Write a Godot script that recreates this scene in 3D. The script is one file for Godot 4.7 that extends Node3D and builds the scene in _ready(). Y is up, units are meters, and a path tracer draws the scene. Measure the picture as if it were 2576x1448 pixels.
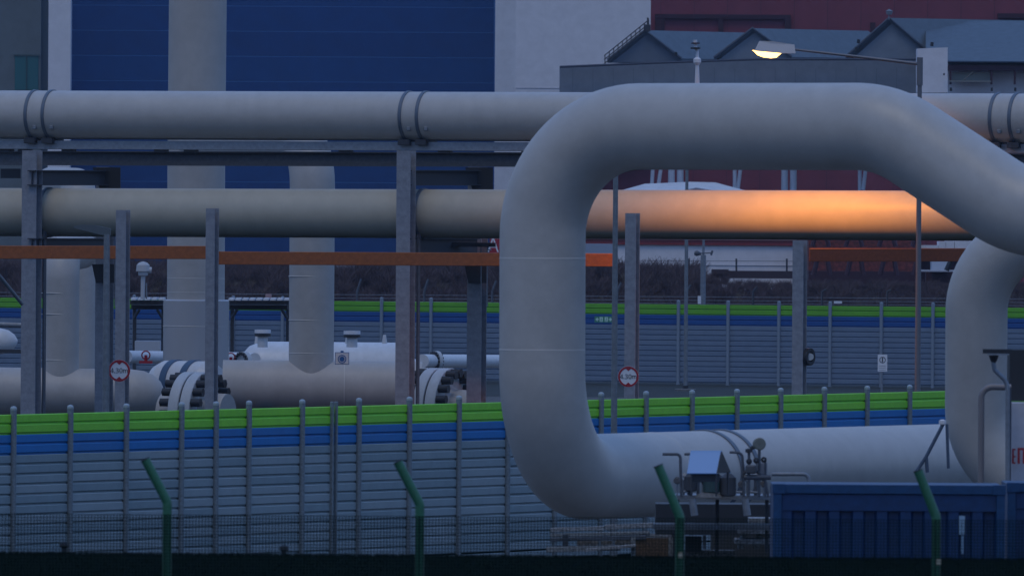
extends Node3D
# A gas landfall station at dusk, seen through a long lens.
# Points are given as (x, y) in a 2576 x 1448 view together with the real scale of the thing (pixels per metre there);
# spot() turns that into a place in the world: distance = F / scale.

const F := 31000.0
const EYE := 8.5
var cam_basis: Basis
var taken := {}
var M := {}
var noise_tex := {}
var rng := RandomNumberGenerator.new()

# ------------------------------------------------------------------ places
func spot(x: float, y: float, s: float) -> Vector3:
	var d := cam_basis * Vector3(x - 1288.0, 724.0 - y, -F)
	return Vector3(0, EYE, 0) + d * ((F / s) / -d.z)

func seen_x(p: Vector3) -> float:
	var q := cam_basis.inverse() * (p - Vector3(0, EYE, 0))
	return 1288.0 + q.x / -q.z * F

func on_line(a: Vector3, b: Vector3, px: float) -> Vector3:
	var lo := -1.0
	var hi := 2.0
	for i in 50:
		var m := (lo + hi) * 0.5
		if seen_x(a.lerp(b, m)) < px: lo = m
		else: hi = m
	return a.lerp(b, lo)

# ------------------------------------------------------------------ mesh builder
class MB:
	var v := PackedVector3Array()
	var n := PackedVector3Array()
	var ix := PackedInt32Array()
	func tri(a: Vector3, b: Vector3, c: Vector3, nn := Vector3.ZERO) -> void:
		var g := (c - a).cross(b - a)
		var k := v.size()
		var nr := nn
		if nn == Vector3.ZERO: nr = g.normalized()
		v.append_array([a, b, c]); n.append_array([nr, nr, nr])
		if g.dot(nr) < 0.0: ix.append_array([k, k + 2, k + 1])
		else: ix.append_array([k, k + 1, k + 2])
	func quad(a: Vector3, b: Vector3, c: Vector3, d: Vector3, nn := Vector3.ZERO) -> void:
		var g := (c - a).cross(b - a)
		if g.length_squared() < 1e-14: g = (d - a).cross(c - a)
		var k := v.size()
		var nr := nn
		if nn == Vector3.ZERO: nr = g.normalized()
		v.append_array([a, b, c, d]); n.append_array([nr, nr, nr, nr])
		if g.dot(nr) < 0.0: ix.append_array([k, k + 2, k + 1, k, k + 3, k + 2])
		else: ix.append_array([k, k + 1, k + 2, k, k + 2, k + 3])
	func box(c: Vector3, size: Vector3, b := Basis(), bev := 0.0) -> MB:
		var h := size * 0.5
		if bev <= 0.0:
			for ax in 3:
				for sg in [-1.0, 1.0]:
					var u := (ax + 1) % 3
					var w := (ax + 2) % 3
					var p := []
					for st in [[-1, -1], [1, -1], [1, 1], [-1, 1]]:
						var q := Vector3.ZERO
						q[ax] = h[ax] * sg; q[u] = h[u] * st[0]; q[w] = h[w] * st[1]
						p.append(c + b * q)
					var nn := Vector3.ZERO
					nn[ax] = sg
					quad(p[0], p[1], p[2], p[3], (b * nn).normalized())
			return self
		# chamfered box: faces, edge strips, corners
		var e := minf(bev, minf(h.x, minf(h.y, h.z)) * 0.49)
		for ax in 3:
			for sg in [-1.0, 1.0]:
				var u := (ax + 1) % 3
				var w := (ax + 2) % 3
				var p := []
				for st in [[-1, -1], [1, -1], [1, 1], [-1, 1]]:
					var q := Vector3.ZERO
					q[ax] = h[ax] * sg; q[u] = (h[u] - e) * st[0]; q[w] = (h[w] - e) * st[1]
					p.append(c + b * q)
				var nn := Vector3.ZERO
				nn[ax] = sg
				quad(p[0], p[1], p[2], p[3], (b * nn).normalized())
		for ax in 3:
			var u := (ax + 1) % 3
			var w := (ax + 2) % 3
			for su in [-1.0, 1.0]:
				for sw in [-1.0, 1.0]:
					var p := []
					for st in [[-1, 0], [1, 0], [1, 1], [-1, 1]]:
						var q := Vector3.ZERO
						q[ax] = (h[ax] - e) * st[0]
						q[u] = (h[u] - (e if st[1] == 1 else 0.0)) * su
						q[w] = (h[w] - (0.0 if st[1] == 1 else e)) * sw
						p.append(c + b * q)
					var nn := Vector3.ZERO
					nn[u] = su; nn[w] = sw
					quad(p[0], p[1], p[2], p[3], (b * nn).normalized())
		for sx in [-1.0, 1.0]:
			for sy in [-1.0, 1.0]:
				for sz in [-1.0, 1.0]:
					var sg := Vector3(sx, sy, sz)
					tri(c + b * (sg * Vector3(h.x, h.y - e, h.z - e)), c + b * (sg * Vector3(h.x - e, h.y, h.z - e)), c + b * (sg * Vector3(h.x - e, h.y - e, h.z)), (b * sg).normalized())
		return self
	# a tube along points; r may be a number or one radius per point
	func tube(pts: Array, r, sides := 24, caps := true) -> MB:
		var m := pts.size()
		var t0: Vector3 = (pts[1] - pts[0]).normalized()
		var up := Vector3.UP if absf(t0.y) < 0.9 else Vector3(0, 0, 1)
		var u := t0.cross(up).normalized()
		var base := v.size()
		var prev := t0
		for i in m:
			var t: Vector3
			if i == 0: t = t0
			elif i == m - 1: t = (pts[i] - pts[i - 1]).normalized()
			else: t = ((pts[i + 1] - pts[i]).normalized() + (pts[i] - pts[i - 1]).normalized()).normalized()
			var axis := prev.cross(t)
			if axis.length() > 1e-7: u = u.rotated(axis.normalized(), prev.angle_to(t))
			u = (u - t * u.dot(t)).normalized()
			var w := t.cross(u)
			var rr: float = r[i] if r is Array else r
			var slope := 0.0
			if r is Array and i > 0 and i < m - 1:
				slope = (r[i - 1] - r[i + 1]) / maxf((pts[i + 1] - pts[i - 1]).length(), 1e-6)
			elif r is Array:
				var j := 1 if i == 0 else m - 1
				slope = (r[j - 1] - r[j]) / maxf((pts[j] - pts[j - 1]).length(), 1e-6)
			for k in sides:
				var a := TAU * k / sides
				var dd := u * cos(a) + w * sin(a)
				v.append(pts[i] + dd * rr)
				n.append((dd + t * slope).normalized())
			prev = t
		for i in m - 1:
			for k in sides:
				var a := base + i * sides + k
				var b := base + i * sides + (k + 1) % sides
				var c := a + sides
				var d := b + sides
				var g := (v[c] - v[a]).cross(v[b] - v[a])
				if g.dot(n[a]) < 0.0: ix.append_array([a, c, b, b, c, d])
				else: ix.append_array([a, b, c, b, d, c])
		if caps:
			for e in [0, m - 1]:
				var t: Vector3 = (pts[0] - pts[1]).normalized() if e == 0 else (pts[m - 1] - pts[m - 2]).normalized()
				for k in range(1, sides - 1):
					tri(v[base + e * sides], v[base + e * sides + k], v[base + e * sides + k + 1], t)
		return self
	# a solid of revolution about an axis: rows of (distance along axis, radius), flat shaded between sharp rows
	func lathe(o: Vector3, dir: Vector3, prof: Array, sides := 24) -> MB:
		var d := dir.normalized()
		var u := d.cross(Vector3.UP if absf(d.y) < 0.9 else Vector3(0, 0, 1)).normalized()
		var w := d.cross(u)
		for i in prof.size() - 1:
			var a: Vector2 = prof[i]
			var b: Vector2 = prof[i + 1]
			var al := (b - a).normalized()
			var base := v.size()
			for k in sides + 1:
				var ang := TAU * k / sides
				var rd := u * cos(ang) + w * sin(ang)
				var nn := (rd * al.x - d * al.y).normalized()
				v.append(o + d * a.x + rd * a.y); n.append(nn)
				v.append(o + d * b.x + rd * b.y); n.append(nn)
			for k in sides:
				var p := base + k * 2
				var g := (v[p + 1] - v[p]).cross(v[p + 2] - v[p])
				if g.length_squared() < 1e-16: g = (v[p + 3] - v[p + 1]).cross(v[p + 2] - v[p + 1])
				if g.dot(n[p]) > 0.0: ix.append_array([p, p + 2, p + 1, p + 1, p + 2, p + 3])
				else: ix.append_array([p, p + 1, p + 2, p + 1, p + 3, p + 2])
		return self
	# outline (world points, convex or not) pushed along vector e
	func prism(outline: Array, e: Vector3) -> MB:
		var c := Vector3.ZERO
		for p in outline: c += p
		c /= outline.size()
		c += e * 0.5
		var nx: Vector3 = (outline[1] - outline[0]).cross(outline[2] - outline[0]).normalized()
		var ux: Vector3 = (outline[1] - outline[0]).normalized()
		var vx := nx.cross(ux)
		var flat := PackedVector2Array()
		for p in outline: flat.append(Vector2((p - outline[0]).dot(ux), (p - outline[0]).dot(vx)))
		var fi := Geometry2D.triangulate_polygon(flat)
		var side := 1.0 if nx.dot(e) > 0.0 else -1.0
		for i in range(0, fi.size(), 3):
			tri(outline[fi[i]], outline[fi[i + 1]], outline[fi[i + 2]], nx * -side)
			tri(outline[fi[i]] + e, outline[fi[i + 1]] + e, outline[fi[i + 2]] + e, nx * side)
		var area := 0.0
		for i in flat.size():
			var q := flat[(i + 1) % flat.size()]
			area += flat[i].x * q.y - q.x * flat[i].y
		for i in outline.size():
			var a: Vector3 = outline[i]
			var b: Vector3 = outline[(i + 1) % outline.size()]
			var nn := (b - a).cross(nx).normalized() * (1.0 if area > 0.0 else -1.0)
			quad(a, b, b + e, a + e, (nn - e.normalized() * nn.dot(e.normalized())).normalized())
		return self
	func mesh(origin := Vector3.ZERO) -> ArrayMesh:
		var vv := v
		if origin != Vector3.ZERO:
			vv = PackedVector3Array()
			vv.resize(v.size())
			for i in v.size(): vv[i] = v[i] - origin
		var a := []
		a.resize(Mesh.ARRAY_MAX)
		a[Mesh.ARRAY_VERTEX] = vv
		a[Mesh.ARRAY_NORMAL] = n
		a[Mesh.ARRAY_INDEX] = ix
		var am := ArrayMesh.new()
		am.add_surface_from_arrays(Mesh.PRIMITIVE_TRIANGLES, a)
		return am

func mb() -> MB: return MB.new()

# a polyline whose corners are rounded with radius r
func rounded(c: Array, r: float, seg := 14) -> Array:
	var out := [c[0]]
	for i in range(1, c.size() - 1):
		var p: Vector3 = c[i]
		var d1: Vector3 = (c[i - 1] - p).normalized()
		var d2: Vector3 = (c[i + 1] - p).normalized()
		var th := PI - d1.angle_to(d2)
		if th < 0.02:
			out.append(p); continue
		var t := r * tan(th * 0.5)
		var ctr := p + (d1 + d2).normalized() * (r / cos(th * 0.5))
		var a := p + d1 * t - ctr
		var b := p + d2 * t - ctr
		for k in seg + 1: out.append(ctr + a.slerp(b, float(k) / seg))
	out.append(c[c.size() - 1])
	return out

# ------------------------------------------------------------------ objects
func numbered(called: String) -> String:
	if not taken.has(called):
		taken[called] = 0
		return called
	taken[called] += 1
	return "%s_%03d" % [called, taken[called]]

func tag(o: Node, label: String, category := "", group := "", kind := "") -> Node:
	if label: o.set_meta("label", label)
	if category: o.set_meta("category", category)
	if group: o.set_meta("group", group)
	if kind: o.set_meta("kind", kind)
	return o

func thing(called: String, at: Vector3, label: String, category: String, group := "") -> Node3D:
	var o := Node3D.new()
	o.name = numbered(called)
	add_child(o)
	o.position = at
	tag(o, label, category, group)
	return o

func origin_of(o: Node) -> Vector3:
	var p := Vector3.ZERO
	while o is Node3D and o != self:
		p += (o as Node3D).position
		o = o.get_parent()
	return p

# commits a builder as ONE named mesh; builders hold world coordinates
func obj(called: String, b: MB, m: Material, parent: Node = self) -> MeshInstance3D:
	var o := MeshInstance3D.new()
	o.mesh = b.mesh(origin_of(parent) if parent != self else Vector3.ZERO)
	o.material_override = m
	if parent == self:
		o.name = numbered(called)
		add_child(o)
	else:
		o.name = called
		parent.add_child(o, true)
	return o

# a shared mesh put somewhere under a parent that is not turned
func put(called: String, mesh: Mesh, m: Material, parent: Node, at: Vector3, b := Basis()) -> MeshInstance3D:
	var o := MeshInstance3D.new()
	o.mesh = mesh
	o.material_override = m
	o.transform = Transform3D(b, at - origin_of(parent))
	o.name = called
	parent.add_child(o, true)
	return o

func structure(called: String, b: MB, m: Material) -> MeshInstance3D:
	var o := obj(called, b, m)
	o.set_meta("kind", "structure")
	return o

func lettering(text: String, size: float, m: Material, parent: Node, at: Vector3, b := Basis(), depth := 0.006) -> MeshInstance3D:
	var tm := TextMesh.new()
	var f := SystemFont.new()
	f.font_names = PackedStringArray(["Droid Sans"])
	tm.font = f
	tm.text = text
	tm.font_size = 32
	tm.pixel_size = size / 32.0
	tm.depth = depth
	return put("lettering", tm, m, parent, at, b)

# ------------------------------------------------------------------ materials
func noise_texture(key: String, freq: float, lo: float, hi: float, oct := 4, stretch := false) -> NoiseTexture2D:
	if noise_tex.has(key): return noise_tex[key]
	var fn := FastNoiseLite.new()
	fn.seed = 7 + noise_tex.size()
	fn.noise_type = FastNoiseLite.TYPE_SIMPLEX_SMOOTH
	fn.frequency = freq
	fn.fractal_octaves = oct
	fn.fractal_gain = 0.72 if key in ["soft", "mottled", "faint"] else 0.5
	var t := NoiseTexture2D.new()
	t.width = 512
	t.height = 512
	t.seamless = true
	t.noise = fn
	var g := Gradient.new()
	g.set_color(0, Color(lo, lo, lo))
	g.set_color(1, Color(hi, hi, hi))
	t.color_ramp = g
	noise_tex[key] = t
	return t

# colour in linear values
func mk(r: float, g: float, b: float, rough := 0.6, metal := 0.0, tex: Texture2D = null, metres := 3.0) -> StandardMaterial3D:
	var m := StandardMaterial3D.new()
	m.albedo_color = Color(r, g, b).linear_to_srgb()
	m.roughness = rough
	m.metallic = metal
	if tex:
		m.albedo_texture = tex
		m.uv1_triplanar = true
		m.uv1_world_triplanar = true
		m.uv1_scale = Vector3.ONE / metres
	return m

func materials() -> void:
	var soft := noise_texture("soft", 0.008, 0.89, 1.0, 7)
	var faint := noise_texture("faint", 0.012, 0.93, 1.0, 7)
	var mott := noise_texture("mottled", 0.02, 0.76, 1.0, 6)
	var rough := noise_texture("rough", 0.03, 0.52, 1.0, 5)
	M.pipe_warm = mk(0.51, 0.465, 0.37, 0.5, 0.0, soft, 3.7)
	M.pipe = mk(0.53, 0.505, 0.475, 0.42, 0.0, soft, 3.1)
	M.pipe_far = mk(0.50, 0.475, 0.45, 0.5, 0.0, soft, 4.3)
	M.weld = mk(0.56, 0.535, 0.50, 0.45)
	M.clamp = mk(0.13, 0.16, 0.20, 0.5, 0.3)
	M.galv = mk(0.30, 0.33, 0.37, 0.5, 0.35, mott, 1.7)
	M.galv_dark = mk(0.13, 0.145, 0.17, 0.55, 0.3, mott, 1.7)
	M.column = mk(0.34, 0.36, 0.41, 0.5, 0.05, mott, 2.3)
	M.steel_dark = mk(0.05, 0.055, 0.065, 0.6, 0.2)
	M.rust = mk(0.22, 0.06, 0.018, 0.7, 0.0, mott, 1.1)
	M.orange = mk(0.45, 0.125, 0.026, 0.65, 0.0, mott, 1.6)
	M.slat = [mk(0.31, 0.375, 0.39, 0.55, 0.0, soft, 2.9), mk(0.27, 0.34, 0.36, 0.55, 0.0, soft, 2.5), mk(0.345, 0.40, 0.41, 0.55, 0.0, soft, 3.3)]
	M.green = [mk(0.32, 0.86, 0.03, 0.5, 0.0, soft, 2.7), mk(0.28, 0.80, 0.03, 0.5, 0.0, soft, 2.2)]
	M.blue = [mk(0.003, 0.20, 0.54, 0.6, 0.0, soft, 2.7), mk(0.003, 0.185, 0.50, 0.5, 0.0, soft, 2.2)]
	M.slat_far = [mk(0.17, 0.235, 0.33, 0.6, 0.0, soft, 3.9), mk(0.155, 0.22, 0.315, 0.6, 0.0, soft, 3.1)]  # rear barrier: front barrier paints darkened, its dimmer light put into the colour
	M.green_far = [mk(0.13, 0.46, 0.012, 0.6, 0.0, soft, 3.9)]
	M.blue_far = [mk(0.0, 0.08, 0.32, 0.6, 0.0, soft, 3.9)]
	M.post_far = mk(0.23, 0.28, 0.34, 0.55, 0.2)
	M.post = mk(0.27, 0.32, 0.35, 0.5, 0.3, mott, 0.9)
	M.post_cap = mk(0.36, 0.41, 0.43, 0.4, 0.3)
	M.fence_green = mk(0.035, 0.19, 0.10, 0.45, 0.0, mott, 0.5)
	M.wire_green = mk(0.003, 0.014, 0.011, 0.5)
	M.container = mk(0.003, 0.044, 0.16, 0.45, 0.0, mott, 1.4)
	M.container_edge = mk(0.005, 0.065, 0.19, 0.45, 0.0, mott, 1.1)
	M.white_tank = mk(0.72, 0.73, 0.75, 0.4, 0.0, soft, 2.1)
	M.vent_grey = mk(0.45, 0.46, 0.48, 0.6)
	M.white = mk(0.84, 0.82, 0.85, 0.6, 0.0, faint, 6.0)
	M.white_rib = mk(0.78, 0.78, 0.82, 0.55, 0.0, faint, 5.0)
	M.clad_blue = [mk(0.0, 0.062, 0.245, 0.6, 0.0, soft, 7.0), mk(0.0, 0.058, 0.23, 0.6, 0.0, soft, 6.0), mk(0.0, 0.065, 0.25, 0.5, 0.0, soft, 8.0)]
	M.clad_seam = mk(0.06, 0.19, 0.45, 0.5)
	M.clad_grey = mk(0.16, 0.20, 0.22, 0.6, 0.0, soft, 9.0)
	M.teal = mk(0.025, 0.15, 0.17, 0.25)
	M.maroon = mk(0.265, 0.056, 0.08, 0.6, 0.0, soft, 9.0)
	M.maroon_dark = mk(0.05, 0.017, 0.03, 0.7)
	M.red = mk(0.30, 0.035, 0.04, 0.6, 0.0, soft, 5.0)
	M.red_sign = mk(0.36, 0.01, 0.018, 0.5)
	M.brick_red = mk(0.28, 0.05, 0.036, 0.7, 0.0, rough, 4.0)
	M.gallery = mk(0.20, 0.24, 0.29, 0.6, 0.0, soft, 5.0)
	M.gable = mk(0.125, 0.155, 0.20, 0.6, 0.0, soft, 5.0)
	M.roof = mk(0.105, 0.145, 0.185, 0.55, 0.0, mott, 6.0)
	M.roof_light = mk(0.80, 0.83, 0.88, 0.5, 0.0, soft, 6.0)
	M.lamp_body = mk(0.55, 0.53, 0.55, 0.4)
	M.pole = mk(0.30, 0.33, 0.36, 0.38, 0.6, mott, 1.9)
	M.pole_dark = mk(0.17, 0.17, 0.19, 0.45, 0.2)
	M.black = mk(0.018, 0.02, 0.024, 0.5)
	M.flange = mk(0.52, 0.55, 0.57, 0.45, 0.0, soft, 1.3)
	M.flange_blue = mk(0.05, 0.10, 0.18, 0.5)
	M.wood = mk(0.20, 0.12, 0.065, 0.8, 0.0, rough, 0.7)
	M.timber = mk(0.40, 0.42, 0.42, 0.8, 0.0, rough, 0.9)
	M.beam_pale = mk(0.50, 0.51, 0.52, 0.6, 0.0, rough, 1.1)
	M.concrete = mk(0.24, 0.24, 0.235, 0.85, 0.0, rough, 1.2)
	M.cabinet = mk(0.55, 0.56, 0.62, 0.5, 0.0, soft, 1.5)
	M.roof_blue = mk(0.17, 0.36, 0.66, 0.4)
	M.sign_white = mk(0.72, 0.73, 0.76, 0.5)
	M.sign_blue = mk(0.02, 0.13, 0.36, 0.5)
	M.sign_green = mk(0.05, 0.24, 0.15, 0.5)
	M.sign_pale = mk(0.55, 0.78, 0.66, 0.5)
	M.ground = mk(0.006, 0.013, 0.010, 1.0, 0.0, soft, 2.4)
	M.gravel = mk(0.15, 0.145, 0.135, 0.95, 0.0, rough, 1.6)
	M.grass = mk(0.005, 0.012, 0.009, 0.9)
	M.verge = mk(0.03, 0.037, 0.026, 0.95, 0.0, rough, 2.0)
	M.earth = mk(0.07, 0.054, 0.055, 0.95, 0.0, rough, 5.0)
	M.twig = mk(0.12, 0.088, 0.09, 0.9)
	M.dry = mk(0.19, 0.15, 0.11, 0.9)
	for k in [M.ground, M.grass, M.wire_green, M.earth, M.twig]: k.metallic_specular = 0.0
	M.glow = StandardMaterial3D.new()
	M.glow.albedo_color = Color(0.9, 0.8, 0.6)
	M.glow.emission_enabled = true
	M.glow.emission = Color(1.0, 0.78, 0.42)
	M.glow.emission_energy_multiplier = 5.5

# ------------------------------------------------------------------ helpers for the plant
const TURN := -0.36   # the pipe rack stands 20 degrees off the picture plane
func H_column(called: String, b: Node, at: Vector3, top: float, w: float, d: float, turn: float, m: Material) -> void:
	var bs := Basis(Vector3.UP, turn)
	var h := top - at.y
	var c := at + Vector3.UP * h * 0.5
	var f := mb()
	f.box(c + bs * Vector3(0, 0, d * 0.5 - 0.012), Vector3(w, h, 0.024), bs)
	f.box(c - bs * Vector3(0, 0, d * 0.5 - 0.012), Vector3(w, h, 0.024), bs)
	f.box(c, Vector3(0.016, h, d - 0.05), bs)
	obj(called, f, m, b)

func I_beam(f: MB, a: Vector3, b: Vector3, h: float, w: float) -> void:
	var z := (b - a).normalized()
	var y := Vector3.UP
	var x := y.cross(z).normalized()
	y = z.cross(x)
	var bs := Basis(x, y, z)
	var L := a.distance_to(b)
	var c := (a + b) * 0.5
	f.box(c + y * (h * 0.5 - 0.015), Vector3(w, 0.03, L), bs)
	f.box(c - y * (h * 0.5 - 0.015), Vector3(w, 0.03, L), bs)
	f.box(c, Vector3(0.02, h - 0.06, L), bs)

func band(at: Vector3, dir: Vector3, r: float, w: float) -> MB:
	var d := dir.normalized()
	return mb().lathe(at - d * w * 0.5, d, [Vector2(0, r - 0.03), Vector2(0, r + 0.022), Vector2(0.012, r + 0.03), Vector2(w - 0.012, r + 0.03), Vector2(w, r + 0.022), Vector2(w, r - 0.03)], 64)

func slat_mesh(L: float, h: float) -> ArrayMesh:
	var pr := [Vector2(0.0, -0.045), Vector2(0.036, -0.045), Vector2(0.044, -0.012), Vector2(0.062, 0.0), Vector2(h - 0.018, 0.0), Vector2(h, -0.014), Vector2(h, -0.10), Vector2(0.0, -0.10)]
	var b := mb()
	var e := Vector3(L, 0, 0)
	var o := []
	for p in pr: o.append(Vector3(0, p.x, p.y))
	b.prism(o, e)
	return b.mesh()

var slat_cache := {}
func barrier(called: String, label: String, a: Vector3, b: Vector3, posts: Array, rows: int, h: float, mats: Array, post_r: float, post_m: Material, cap_m: Material, over: float, doubles: Array) -> Node3D:
	var t := thing(called, Vector3(a.x, 0, a.z), label, "noise barrier")
	var dir := (b - a)
	dir.y = 0
	dir = dir.normalized()
	var bs := Basis(dir, Vector3.UP, dir.cross(Vector3.UP))
	var spots := []
	for px in posts: spots.append(on_line(a, b, px))
	for i in spots.size() - 1:
		var p: Vector3 = spots[i]
		var L: float = snappedf((spots[i + 1] - p).length(), 0.05)
		for r in rows:
			var key := "%.2f %.2f" % [L, h]
			if not slat_cache.has(key): slat_cache[key] = slat_mesh(L, h)
			var band_of: Array = mats[0] if r < 2 else (mats[1] if r < 4 else mats[2])
			put("slat", slat_cache[key], band_of[rng.randi() % band_of.size()], t, Vector3(p.x, p.y - (r + 1) * h, p.z), bs)
	var pm := mb().tube([Vector3(0, -0.96, 0), Vector3(0, a.y + over, 0)], post_r, 16, true).mesh()
	var slim := mb().box(Vector3(0, (a.y + over) * 0.5, 0), Vector3(post_r * 0.85, a.y + over, post_r * 1.2), Basis(), 0.012).mesh()
	var cm := mb().lathe(Vector3.ZERO, Vector3.UP, [Vector2(-0.02, post_r * 1.03), Vector2(0.02, post_r * 1.03), Vector2(0.05, post_r * 0.9), Vector2(0.07, post_r * 0.5), Vector2(0.078, 0.001)], 16).mesh()
	for i in spots.size():
		var p: Vector3 = spots[i]
		var base := Vector3(p.x, 0, p.z) + bs.z * 0.03
		if i in doubles:
			put("post", slim, post_m, t, base - dir * post_r * 1.5, bs)
			put("post", slim, post_m, t, base + dir * post_r * 1.5, bs)
		else:
			var po := put("post", pm, post_m, t, base)
			put("cap", cm, cap_m, po, base + Vector3(0, a.y + over, 0))
	return t

# ------------------------------------------------------------------ the scene
func _ready() -> void:
	rng.seed = 4711
	# camera: long lens, level but for a slight tilt down and a third of a degree of roll
	cam_basis = Basis(Vector3.RIGHT, -atan(204.0 / F)) * Basis(Vector3.BACK, 0.0066)
	var cam := Camera3D.new()
	cam.name = "camera"
	cam.transform = Transform3D(cam_basis, Vector3(0, EYE, 0))
	cam.fov = rad_to_deg(2.0 * atan(724.0 / F))
	cam.near = 1.0
	cam.far = 4000.0
	var lens := CameraAttributesPhysical.new()
	lens.frustum_focal_length = 12.0 * F / 724.0
	lens.frustum_focus_distance = 340.0
	lens.frustum_near = 1.0
	lens.frustum_far = 4000.0
	lens.exposure_aperture = 12.0
	cam.attributes = lens
	add_child(cam)
	cam.current = true

	var sky_m := ProceduralSkyMaterial.new()
	sky_m.sky_top_color = Color(0.44, 0.61, 0.88)
	sky_m.sky_horizon_color = Color(0.50, 0.56, 0.64)
	sky_m.sky_curve = 0.18
	sky_m.ground_bottom_color = Color(0.05, 0.06, 0.07)
	sky_m.ground_horizon_color = Color(0.10, 0.11, 0.13)
	var sky := Sky.new()
	sky.sky_material = sky_m
	var env := Environment.new()
	env.background_mode = Environment.BG_SKY
	env.sky = sky
	env.background_energy_multiplier = 1.0
	env.ambient_light_source = Environment.AMBIENT_SOURCE_SKY
	env.tonemap_mode = Environment.TONE_MAPPER_LINEAR
	env.tonemap_exposure = 1.0
	env.sdfgi_enabled = true
	env.ssao_enabled = true
	env.ssil_enabled = true
	env.fog_enabled = true
	env.fog_density = 0.00008
	env.fog_light_color = Color(0.58, 0.62, 0.70)
	var we := WorldEnvironment.new()
	we.name = "world_environment"
	we.environment = env
	add_child(we)

	var sun := DirectionalLight3D.new()
	sun.name = "dusk_sun"
	sun.light_color = Color(1.0, 0.97, 0.92)
	sun.light_energy = 0.15
	sun.light_angular_distance = 25.0
	sun.shadow_enabled = true
	sun.rotation = Vector3(deg_to_rad(-62), deg_to_rad(-20), 0)
	add_child(sun)

	materials()
	ground()
	far_buildings()
	embankment()
	barriers()
	stacks_and_headers()
	rack()
	gate_and_signs()
	lamps()
	loop()
	skid()
	right_corner()
	debris()
	front_fence()

# ------------------------------------------------------------------ ground
func ground() -> void:
	# plateau profile: (distance, height); flat plant yard behind, grassy bank in front
	var prof := [[20.0, 4.2], [100.0, 3.0], [128.0, 3.45], [133.0, 3.85], [138.0, 4.34], [140.5, 4.50], [142.0, 4.47], [146.0, 3.5], [152.0, 1.7], [215.0, 1.6], [245.0, -0.4], [262.0, -0.95], [380.0, -0.95]]
	var b := mb()
	for i in prof.size() - 1:
		var xs := [-400.0, -60.0, -30.0, 30.0, 60.0, 400.0]
		for k in xs.size() - 1:
			b.quad(Vector3(xs[k], prof[i][1], -prof[i][0]), Vector3(xs[k + 1], prof[i][1], -prof[i][0]), Vector3(xs[k + 1], prof[i + 1][1], -prof[i + 1][0]), Vector3(xs[k], prof[i + 1][1], -prof[i + 1][0]), Vector3.UP)
	# the yard behind the front barrier lies higher than the strip before it; its edge follows the barrier
	var e0 := spot(0, 1044, 110.0)
	var e1 := spot(2376, 983, 94.35)
	var el := e0.lerp(e1, -0.15)
	var er := e0.lerp(e1, 1.25)
	var sl := Vector3(el.x, 0, el.z - 0.05)
	var sr := Vector3(er.x, 0, er.z - 0.05)
	var far_l := Vector3(el.x, 0, -3500)
	var far_r := Vector3(er.x, 0, -3500)
	b.quad(sl, sr, far_r, far_l, Vector3.UP)
	b.quad(Vector3(-3000, 0, sl.z), sl, far_l, Vector3(-3000, 0, -3500), Vector3.UP)
	b.quad(sr, Vector3(3000, 0, sr.z), Vector3(3000, 0, -3500), far_r, Vector3.UP)
	var dn := Vector3(0, -0.95, 0)
	b.quad(sl, sr, sr + dn, sl + dn)
	b.quad(Vector3(-3000, 0, sl.z), sl, sl + dn, Vector3(-3000, -0.95, sl.z))
	b.quad(sr, Vector3(3000, 0, sr.z), Vector3(3000, -0.95, sr.z), sr + dn)
	structure("ground", b, M.ground)
	# yard gravel between the two barriers, a sheet just above the ground
	var y := mb()
	y.quad(Vector3(-90, 0.004, -372), Vector3(90, 0.004, -372), Vector3(90, 0.004, -566), Vector3(-90, 0.004, -566), Vector3.UP)
	structure("yard_gravel", y, M.gravel)
	var fg := mb()  # unseen pale sheet behind the bank, added to bounce light under the loop
	fg.quad(Vector3(-40, 1.704, -152.2), Vector3(40, 1.704, -152.2), Vector3(40, 1.604, -215), Vector3(-40, 1.604, -215), Vector3.UP)
	structure("bounce_gravel", fg, M.gravel)
	var s := mb()
	s.quad(Vector3(-90, 0.008, -552), Vector3(90, 0.008, -552), Vector3(90, 0.008, -612), Vector3(-90, 0.008, -612), Vector3.UP)
	structure("grass_verge", s, M.verge)
	# grass on the bank in front
	var g := mb()
	for k in 5:
		var dx := Vector3(cos(k * 1.3), 0, sin(k * 1.3))
		var root := dx * 0.012
		var tip := dx * 0.02 + Vector3(0, 0.03 + 0.008 * k, 0)
		var side := Vector3(-dx.z, 0, dx.x) * 0.003
		g.tri(root - side, root + side, tip)
	var mm := MultiMesh.new()
	mm.transform_format = MultiMesh.TRANSFORM_3D
	mm.mesh = g.mesh()
	mm.instance_count = 12000
	for i in mm.instance_count:
		var d := 136.0 + 6.0 * sqrt(rng.randf())
		var h := 0.0
		for j in prof.size() - 1:
			if d >= prof[j][0] and d <= prof[j + 1][0]:
				h = lerpf(prof[j][1], prof[j + 1][1], (d - prof[j][0]) / (prof[j + 1][0] - prof[j][0]))
		var sc := rng.randf_range(0.4, 1.0)
		mm.set_instance_transform(i, Transform3D(Basis(Vector3.UP, rng.randf() * TAU).scaled(Vector3(sc, sc, sc)), Vector3(rng.randf_range(-7.5, 7.5), h - 0.004, -d)))
	var gi := MultiMeshInstance3D.new()
	gi.name = "grass"
	gi.multimesh = mm
	gi.material_override = M.grass
	add_child(gi)
	tag(gi, "short dark grass on the bank along the bottom of the picture", "grass", "", "stuff")

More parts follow.
